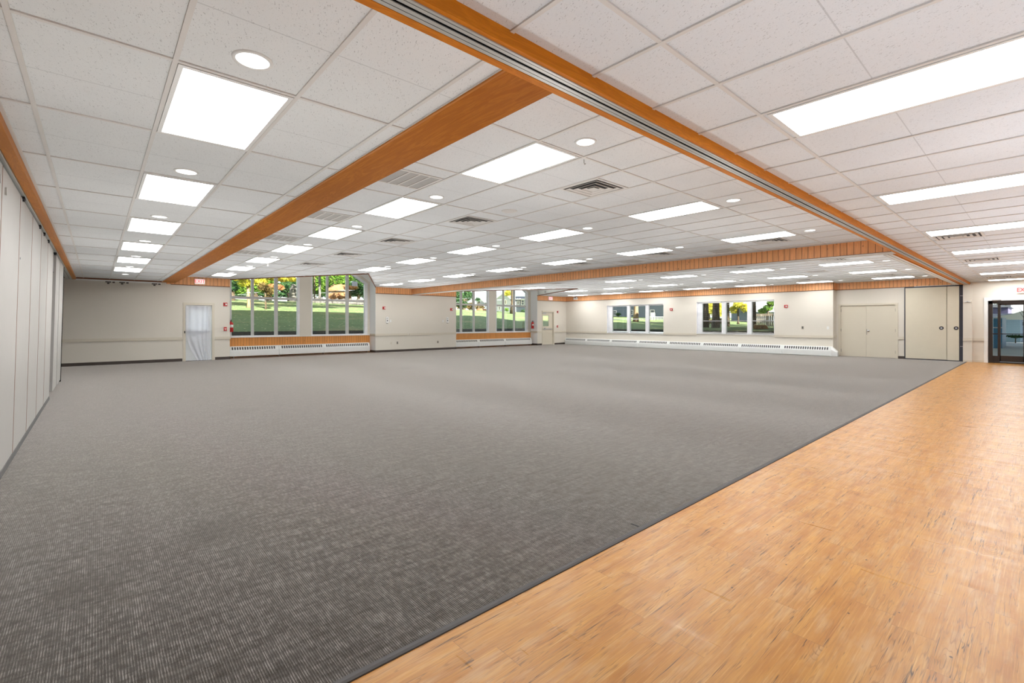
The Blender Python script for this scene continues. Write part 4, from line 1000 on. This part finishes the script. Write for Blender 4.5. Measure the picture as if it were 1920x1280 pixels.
# beyond the left bay
def gx(px, y): return atY(px, 560, y).x
def kpp(p): return (p.x*math.sin(YAW)+p.y*math.cos(YAW))/F       # metres per photo pixel at p
def ptree(label, tpx, dist, plane, crowns, mat, tr, h=None, barkm='bark', n=400, size=.16, name='tree', cat='tree', trunk=True):
    """tree whose trunk stands at pixel column tpx on plane x=dist or y=dist; crowns (px, py, rx px, ry px, depth offset)"""
    at = (lambda px, py, o=0: atY(px, py, dist+o)) if plane == 'y' else (lambda px, py, o=0: atX(px, py, dist+o))
    P = at(tpx, 600); z = gz(P.x, P.y)-.1; r = thing(name, label, cat, (P.x, P.y, z), 'trees and shrubs beyond the windows')
    cs = []
    for c in crowns:
        q = at(c[0], c[1], c[4] if len(c) > 4 else 0); k = kpp(q); cs.append((q, c[2]*k, c[3]*k))
    if h is None: h = max([.5]+[q.z-z for q, _, _ in cs])
    if trunk:
        m = MB(); k = 6; m.tube([(P.x+math.sin(i*1.3)*tr*.2, P.y, z+h*i/k) for i in range(k+1)], [tr*(1.3 if i == 0 else 1-.35*i/k) for i in range(k+1)], 10)
        for i in range(4):
            a = random.uniform(0, 2*PI); z1 = z+h*random.uniform(.55, .95); m.tube([(P.x, P.y, z1), (P.x+math.cos(a)*h*.1, P.y+math.sin(a)*h*.1, z1+h*.1), (P.x+math.cos(a)*h*.2, P.y+math.sin(a)*h*.2, z1+h*.22)], [tr*.35, tr*.22, tr*.08], 6)
        m.build('trunk', barkm, r, True)
    m = MB()
    for q, rx, rz in cs: leaves(m, tuple(q), (rx, max(rx*.6, .5), rz), n, size)
    if cs: m.build('foliage', mat, r)
    return r
r = ptree('yellow-green maple hanging over the top of the left bay window view', 466, 34, 'y', [(462, 531, 16, 8), (488, 527, 15, 8), (450, 523, 14, 5), (508, 520, 14, 6), (530, 524, 13, 5), (546, 523, 10, 6)], 'leaf_yellow', .11, barkm='bark_pale', n=420, size=.11)
m = MB()
for (cx_, cy_, cz_) in ((-4, 31, 6.9), (1, 31, 6.9), (6, 31.2, 6.8), (11, 31, 7.0), (-9, 31, 6.9), (4, 34, 7.4), (-3, 34, 7.2), (10, 34, 7.6), (15, 33, 7.3), (-8, 38, 8.2), (-2, 38, 8.2), (4, 38, 8.2), (10, 38, 8.2), (16, 38, 8.2), (22, 38, 8.2), (0, 41.5, 9), (7, 41.5, 9), (14, 41.5, 9), (21, 41.5, 9)): leaves(m, (cx_, cy_, cz_), (3.4, 2.0, .9), 800, .26)
m.build('shade_canopy', 'leaf_yellow', r)  # unseen leaf layers added overhead to shade the upper lawn
ptree('blue-grey spruce at the left edge of the left bay view', 437, 40, 'y', [(437, 529, 9, 8), (438, 540, 11, 7)], 'leaf_dark', .12, n=500, size=.10)
ptree('dark bronze shrub in the middle of the left bay view', 498, 33, 'y', [(494, 538, 12, 10), (505, 546, 9, 10), (503, 559, 8, 6)], 'leaf_bronze', .06, n=380, size=.09, name='shrub', cat='shrub')
ptree('small pink-leaved tree near the centre of the left bay view', 519, 33.6, 'y', [(510, 536, 9, 5), (526, 539, 7, 6)], 'leaf_red', .05, n=260, size=.10)
ptree('dark green thicket at the right end of the left bay\'s first window', 541, 45, 'y', [(537, 538, 15, 14), (552, 533, 9, 12), (560, 545, 10, 10)], 'leaf_dark', .14, n=700, size=.18)
ptree('wide green thicket behind the maple in the left bay view', 480, 47, 'y', [(445, 538, 20, 16), (475, 538, 22, 16), (505, 535, 22, 18)], 'leaf_green', .2, n=900, size=.2)
ptree('long low dark hedge closing the lawn beyond the left bay', 571, 53, 'y', [(430+i*22, 551, 16, 7) for i in range(13)], 'leaf_dark', .05, n=260, size=.2, name='hedge', cat='hedge')
ptree('light green leafy thicket behind the bare trunks of the left bay', 600, 49, 'y', [(590, 525, 20, 22), (612, 528, 18, 20), (600, 545, 20, 8)], 'leaf_green', .14, n=800, size=.2)
ptree('bright green tree above the brown leaf mound of the left bay', 626, 47, 'y', [(630, 521, 20, 11), (655, 520, 16, 9), (640, 530, 22, 6)], 'leaf_green', .1, n=700, size=.16)
ptree('deep green bushes at the right corner of the left bay view', 672, 44, 'y', [(665, 541, 16, 17), (685, 545, 14, 16), (677, 528, 16, 16)], 'leaf_dark', .16, n=900, size=.16, name='shrub', cat='shrub')
for px, yy, tr, lb in ((584, 43, .11, 'thick dark bare trunk nearest the post between the left bay windows'), (589.5, 44, .06, 'slim dark bare trunk beside the thicker one in the left bay'), (599, 46, .13, 'grey trunk standing third from the post in the left bay')):
    ptree(lb, px, yy, 'y', [], 'leaf_green', tr, h=7, barkm='bark' if px < 595 else 'rock')
ptree('orange-leaved sapling behind the second bar of the left bay\'s right window', 655, 43.2, 'y', [(652, 540, 9, 7), (664, 538, 8, 6)], 'leaf_red', .05, n=260, size=.10)
b = MB()
for k in range(26):
    px_ = random.uniform(621, 650); q = atY(px_, 545, 46); hgt = (1-((px_-636)/17)**2)*12*kpp(q)
    b.tube([(q.x, 46+random.uniform(-.5, .5), 3.0), (q.x+random.uniform(-.2, .2), 46, q.z+max(hgt, .1))], [.55, .22], 8)
tag(b.build('leaf_mound', 'leaf_litter', smooth=True), 'brown leaf mound beyond the right half of the left bay', 'leaf pile', kind='stuff')
b = MB(); q1 = atY(616, 547, 44); q2 = atY(649, 545.5, 44); b.tube([q1, q2], [.10, .10], 8); tag(b.build('pale_strip', 'bark_pale', smooth=True), 'pale strip below the brown leaf mound of the left bay', 'log')  # pale round bar laid along a thin pale stripe
b = MB()
for k in range(70):
    px_ = random.uniform(583, 690); q = atY(px_, 556, 42.6); rr = random.uniform(.10, .26); zz = 3.0; b.tube([(q.x, 42.6+random.uniform(-.6, .6), zz), (q.x+.05, 42.6, zz+rr*1.4+.15)], [rr, rr*.5], 7)
tag(b.build('rock_border', 'rock', smooth=True), 'grey rock border at the top of the lawn beyond the left bay', 'rocks', kind='stuff')
b = MB(); q = atY(549, 541, 43.5); k = kpp(q); b.tube([(q.x, 43.5, 3.0), (q.x+.05, 43.5, q.z), (q.x+.1, 43.5, q.z+8*k)], [8*k, 6.5*k, 3*k], 9)
tag(b.build('boulder', 'rock', smooth=True), 'tall grey boulder left of the post between the left bay windows', 'boulder')

# houses -------------------------------------------------------------
def house(label, plane, dist, px0, px1, py_eave, py_top, py_base, wallm, depth=7., windows=(), gable=True, roofm='shingle'):
    at = (lambda px, py, o=0: atY(px, py, dist+o)) if plane == 'y' else (lambda px, py, o=0: atX(px, py, dist+o))
    mid = at((px0+px1)/2, py_base); k = kpp(mid); w = (px1-px0)*k; zb = min(mid.z, gz(mid.x, mid.y)-.3)
    ze = at((px0+px1)/2, py_eave).z; zt = at((px0+px1)/2, py_top).z
    U = Vector((math.cos(YAW), -math.sin(YAW), 0)); V = Vector((math.sin(YAW), math.cos(YAW), 0))
    r = thing('house', label, 'house', (mid.x, mid.y, zb))
    TT = lambda u, v, z: tuple(Vector((mid.x, mid.y, 0))+U*u+V*v+Vector((0, 0, z)))
    m = MB(TT); m.box(-w/2, w/2, 0, depth, zb, ze)
    if gable: m.prism([(-w/2, ze), (w/2, ze), (0, zt)], 'y', 0, depth)
    m.build('walls', wallm, r)
    e = w*.06
    if gable:
        sl = (zt-ze)/(w/2); t = k*1.2
        m = MB(TT)
        for s_ in (-1, 1): m.prism([(0, zt+.01), (s_*(w/2+e), ze-e*sl+.01), (s_*(w/2+e), ze-e*sl+t), (0, zt+t)], 'y', -.2, depth+.3)
        m.build('roof', roofm, r)
        m = MB(TT)
        for s_ in (-1, 1): m.prism([(0, zt-t*.2), (s_*(w/2+e), ze-e*sl-t*.2), (s_*(w/2+e), ze-e*sl+t*.8), (0, zt+t*.8)], 'y', -.26, -.2)
        m.build('fascia', 'white_paint', r)
    else:
        m = MB(TT); m.prism([(-.4, ze), (depth/2, zt), (depth+.4, ze)], 'x', -w/2-e, w/2+e); m.build('roof', roofm, r)
        m = MB(TT); m.box(-w/2-e, w/2+e, -.5, -.4, ze-k*.8, ze+k*.8); m.build('fascia', 'white_paint', r)
    for (a0, a1, b0, b1) in windows:
        pm_ = (px0+px1)/2; u0, u1 = (a0-pm_)*k, (a1-pm_)*k; z0, z1 = at(pm_, b1).z, at(pm_, b0).z; f = k*1.1
        m = MB(TT); m.box(u0-f, u1+f, -.05, .02, z0-f, z1+f); wf = m.build('window_frame', 'white_paint', r)
        m = MB(TT); zm_ = (z0+z1)/2; m.box(u0, u1, -.07, -.04, z0, zm_-k*.3); m.box(u0, u1, -.07, -.04, zm_+k*.3, z1); m.build('pane', 'house_glass', wf)
    return r
house('white house with steep gable beyond the right bay windows', 'y', 100, 930, 957, 561, 550, 586, 'siding_white', 9, ((935, 938, 575, 580), (947, 949, 563, 569)))
house('small white gabled house at the left of the right bay view', 'y', 112, 894, 909, 568, 563, 590, 'siding_white', 6, (), True)
house('blue-grey roofed building right behind the small white gable in the right bay', 'y', 130, 903, 935, 566, 552, 590, 'siding_blue', 8, (), False)
house('blue-grey house with white windows at the right of the right bay view', 'y', 64, 968, 990, 561, 553, 590, 'siding_blue', 8, ((970, 973, 565, 570), (978, 982, 563, 571)), False)
ptree('tall thick tree trunk in the right half of the right bay view', 961, 37, 'y', [(952, 549, 9, 8, 2), (945, 535, 16, 8), (965, 532, 20, 8)], 'leaf_yellow', .24, h=8, n=260, size=.12)
r = [o for o in bpy.data.objects if o.get('label', '').startswith('tall thick tree trunk')][0]
m = MB()
for (cx_, cy_, cz_, rr_) in ((58, 54, 12.5, 7), (50, 56, 12.5, 6), (84, 90, 14, 9), (90, 86, 15, 9), (74, 92, 14, 9), (82, 104, 15, 9), (96, 100, 16, 9), (82, 120, 16, 10)): leaves(m, (cx_, cy_, cz_), (rr_, rr_*.8, 1.6), 420, 1.5)
m.build('shade_canopy', 'leaf_yellow', r)  # high leaves out of view, added to keep sun off the houses
ptree('dark conifer at the left edge of the right bay view', 870, 56, 'y', [(860, 556, 14, 16), (876, 554, 12, 12), (866, 570, 16, 8)], 'leaf_dark', .25, n=800, size=.22)
ptree('low grey-green hedge across the left part of the right bay view', 880, 60, 'y', [(865, 573, 14, 8), (882, 574, 12, 8), (900, 576, 12, 6)], 'leaf_bronze', .1, n=600, size=.18, name='shrub', cat='shrub')
ptree('bare grey tree near the middle of the right bay\'s left window', 886, 48, 'y', [(884, 552, 6, 6)], 'leaf_dark', .12, h=7, n=60)
ptree('dark round bush left of the pier in the right bay view', 898, 58, 'y', [(896, 562, 6, 5)], 'leaf_dark', .1, n=240, size=.16, name='shrub', cat='shrub')
ptree('green bush between the white house and the big trunk', 951, 60, 'y', [(950, 580, 4, 4)], 'leaf_green', .06, n=160, size=.14, name='shrub', cat='shrub')
ptree('round green bush in front of the blue-grey house of the right bay', 980, 50, 'y', [(981, 583, 5, 4)], 'leaf_dark', .06, n=200, size=.12, name='shrub', cat='shrub')
b = MB()
for k in range(26):
    q = atY(random.uniform(896, 911), 590, 43); rr = random.uniform(.2, .4); zz = gz(q.x, 43); b.tube([(q.x, 43+random.uniform(-.6, .6), zz-.2), (q.x, 43, zz+.2)], [rr, rr*.4], 8)
tag(b.build('leaf_pile', 'leaf_litter', smooth=True), 'reddish leaf pile on the lawn in the right bay view', 'leaf pile', kind='stuff')

# beyond the low windows of the right wall
def wx(px, x): return atX(px, 600, x)
house('large blue-grey sided house beyond the left low window', 'x', 62, 1110, 1262, 560, 545, 606, 'siding_blue', 9, ((1220, 1226, 581.5, 590.5), (1182, 1186, 582, 588.5), (1150, 1155, 583, 590)), False)
t_ = ptree('pale sunlit tree trunk in the middle pane of the left low window', 1192, 40, 'x', [(1192, 562, 14, 7)], 'leaf_yellow', .24, h=6.5, barkm='bark_pale', n=240, size=.14)
m = MB()
for cx_ in range(48, 80, 6):
    for cy_ in (24, 30, 36): leaves(m, (cx_, cy_, 13.5), (4.2, 4.2, 1.2), 260, 1.3)
m.build('shade_canopy', 'leaf_yellow', t_)  # unseen leaves put in to shade the large blue-grey house
ptree('small dark shrub in the left pane of the left low window', 1159, 52, 'x', [(1159, 589, 3.5, 3.5)], 'leaf_dark', .05, n=160, size=.10, name='shrub', cat='shrub')
def fence(label, x, ya, yb, h, mat, pitch=.16, w=.11):
    r = thing('fence', label, 'fence', (x, (ya+yb)/2, gz(x, (ya+yb)/2)))
    m = MB(); yv = min(ya, yb); e = max(ya, yb)
    while yv < e: m.box(x-.01, x+.01, yv, yv+w, gz(x, yv)-.1, gz(x, yv)+h); yv += pitch
    m.build('pickets', mat, r)
    m = MB(); z_ = gz(x, (ya+yb)/2)+h*.8; m.box(x-.05, x-.01, min(ya, yb), e, z_, z_+.07); m.box(x-.05, x-.01, min(ya, yb), e, z_-h*.5, z_-h*.5+.07); m.build('rails', mat, r)
    return r
fence('low white picket fence in front of the blue-grey house', 50, wx(1214, 50).y, wx(1262, 50).y, .42, 'white_paint', .2, .08)
P = wx(1222, 49); z_ = gz(49, P.y); yv = P.y
r = thing('garden_chair', 'white garden chair by the picket fence in the left low window', 'chair', (49, yv, z_))
m = MB(); m.box(48.7, 49.2, yv-.26, yv+.26, z_+.36, z_+.41); m.build('seat', 'white_paint', r); m = MB(); m.box(49.2, 49.26, yv-.26, yv+.26, z_+.36, z_+.85); m.build('backrest', 'white_paint', r)
for sx in (48.72, 49.18):
    for sy in (-.24, .24): m = MB(); m.box(sx-.03, sx+.03, yv+sy-.03, yv+sy+.03, z_-.05, z_+.38); m.build('leg', 'white_paint', r)
RLW = []
for i, (px, x_, tr) in enumerate(((1323, 34, .20), (1342, 33, .25), (1364.5, 40, .14), (1413, 36, .16))):
    t_ = ptree('brown tree trunk, %s through the blinds window' % ('leftmost' if i == 0 else 'thickest, second from the left' if i == 1 else 'third from the left' if i == 2 else 'rightmost'), px, x_, 'x', [(px-4, 545, 30, 8), (px+20, 540, 60, 14, -3), (px+60, 520, 80, 16, -6), (px-60, 520, 80, 16, -5), (px, 480, 120, 20, -4)], 'leaf_yellow', tr, h=7.5, n=150, size=.30)  # wide crowns above the window view, added to shade the ground
m = MB()
for ix in range(6):
    for iy in range(6): leaves(m, (25.5+ix*4.6+random.uniform(-.6, .6), -9+iy*4.6+random.uniform(-.6, .6), random.uniform(8.2, 10)), (3.3, 3.3, .8), 330, .62)
m.build('shade_canopy', 'leaf_green', t_)  # extra canopy outside the view, added to darken the right-hand lawn
for (px, x_, mt, lb, cr_) in ((1330, 60, 'leaf_yellow', 'yellow-green tree behind the two left trunks of the blinds window', [(1318, 578, 12, 14), (1334, 576, 10, 16), (1350, 580, 9, 16)]),
                         (1384, 54, 'leaf_yellow', 'bright yellow tree in the middle pane of the blinds window', [(1384, 571, 14, 8), (1376, 580, 7, 8), (1396, 577, 6, 9)]),
                         (1440, 54, 'leaf_green', 'green tree in the right pane of the blinds window', [(1440, 577, 13, 6), (1447, 568, 10, 6), (1430, 583, 8, 5)])):
    ptree(lb, px, x_, 'x', cr_, mt, .12, n=520, size=.2)
ptree('dark bushes low in the left pane of the blinds window', 1330, 48, 'x', [(1318, 602, 12, 6), (1338, 603, 12, 6), (1354, 602, 8, 6)], 'leaf_bronze', .05, n=500, size=.16, name='shrub', cat='shrub')
fence('dark wooden fence across the right of the blinds window', 44, wx(1404, 44).y, wx(1462, 44).y, 1.1, 'fence_wood', .17, .14)
house('grey-blue house behind the green tree of the blinds window', 'x', 66, 1418, 1470, 584, 571, 604, 'siding_blue', 7, ((1427, 1432, 587, 592), (1440, 1446, 587, 592)), False)
b = MB()
for k in range(46):
    xx = random.uniform(30, 33); yv = wx(random.uniform(1418, 1436), xx).y; rr = random.uniform(.15, .35); b.tube([(xx, yv, gz(xx, yv)-.2), (xx, yv, gz(xx, yv)+.22)], [rr, rr*.4], 8)
tag(b.build('leaf_pile', 'leaf_litter', smooth=True), 'heap of fallen leaves low in the right pane of the blinds window', 'leaf pile', kind='stuff')
b = MB(); b.box(26, 26.05, wx(1455, 26).y, wx(1310, 26).y, 1.42, 1.47)
for px in (1312, 1360, 1403, 1452): yv = wx(px, 26).y; b.box(26, 26.05, yv-.025, yv+.025, gz(26, yv)-.1, 1.44)
tag(b.build('garden_rail', 'bronze'), 'low black garden rail just outside the blinds window', 'rail')

# beyond the glass doors
def dx(px, x): return atX(px, 600, x).y
r = thing('shed', 'pale blue-white shed with low roof seen through the glass doors', 'shed', (48, dx(1896, 48), 0))
y0, y1 = dx(1913, 48), dx(1877, 48)
zt_ = atX(1890, 597, 48).z; zr_ = atX(1895, 592, 48).z
m = MB(); m.box(48, 53, y0, y1, -.1, zt_); m.build('walls', 'siding_ice', r)
m = MB(); m.prism([(y0-.3, zt_-.1), (y1+.5, zt_-.05), (y1+.1, zr_), ((y0+y1)/2, zr_+.1), (y0-.3, zt_+.6)], 'x', 47.7, 53.3); m.build('roof', 'white_paint', r)
house('small white house at the right edge of the glass door view', 'x', 55, 1911, 1950, 597, 588, 632, 'siding_white', 6, ((1914, 1917, 604, 610),))
y0, y1 = dx(1890, 66), dx(1850, 66); zt_ = atX(1880, 570, 66).z
r = thing('distant_building', 'dark purple-grey building at the top left of the glass door view', 'building', (66, (y0+y1)/2, 0)); m = MB(); m.box(66, 74, y0, y1, -.1, zt_-.3); m.build('walls', 'siding_purple', r); m = MB(); m.box(65.8, 74.2, y0-.2, y1+.2, zt_-.3, zt_); m.build('roof', 'shingle', r)
y0, y1 = dx(1879, 36), dx(1862.5, 36)
r = thing('storage_container', 'blue metal storage container outside the left side of the glass doors', 'container', (36, (y0+y1)/2, 0))
z_ = [atX(1870, p, 36).z for p in (595, 614, 636)]
m = MB(); m.box(36, 40, y0, y1, -.05, z_[0]); bb = m.build('body', 'blue_box', r)
m = MB(); m.box(35.96, 36, y0, y1, z_[1]-.03, z_[1]+.03); m.box(35.96, 36, y0, y1, z_[0]-.06, z_[0]); m.build('band', 'siding_ice', r)
ptree('leafy branches above the shed in the glass door view', 1922, 40, 'x', [(1884, 567, 8, 5), (1898, 566, 10, 5), (1914, 567, 9, 4)], 'leaf_green', .04, n=260, size=.10)
ptree('low dark bushes at the foot of the shed in the glass door view', 1904, 46, 'x', [(1900, 630, 5, 3), (1908, 631, 5, 3)], 'leaf_dark', .03, n=160, size=.08, name='shrub', cat='shrub')
# added shade blocks south of the drive: they shade the drive, out of the photograph's view
b = MB(); b.box(24, 44, -12, -9, 0, 12); b.box(45.6, 62, -12, -9, 0, 12); S(b.build('shade_block', 'roof_slab'))
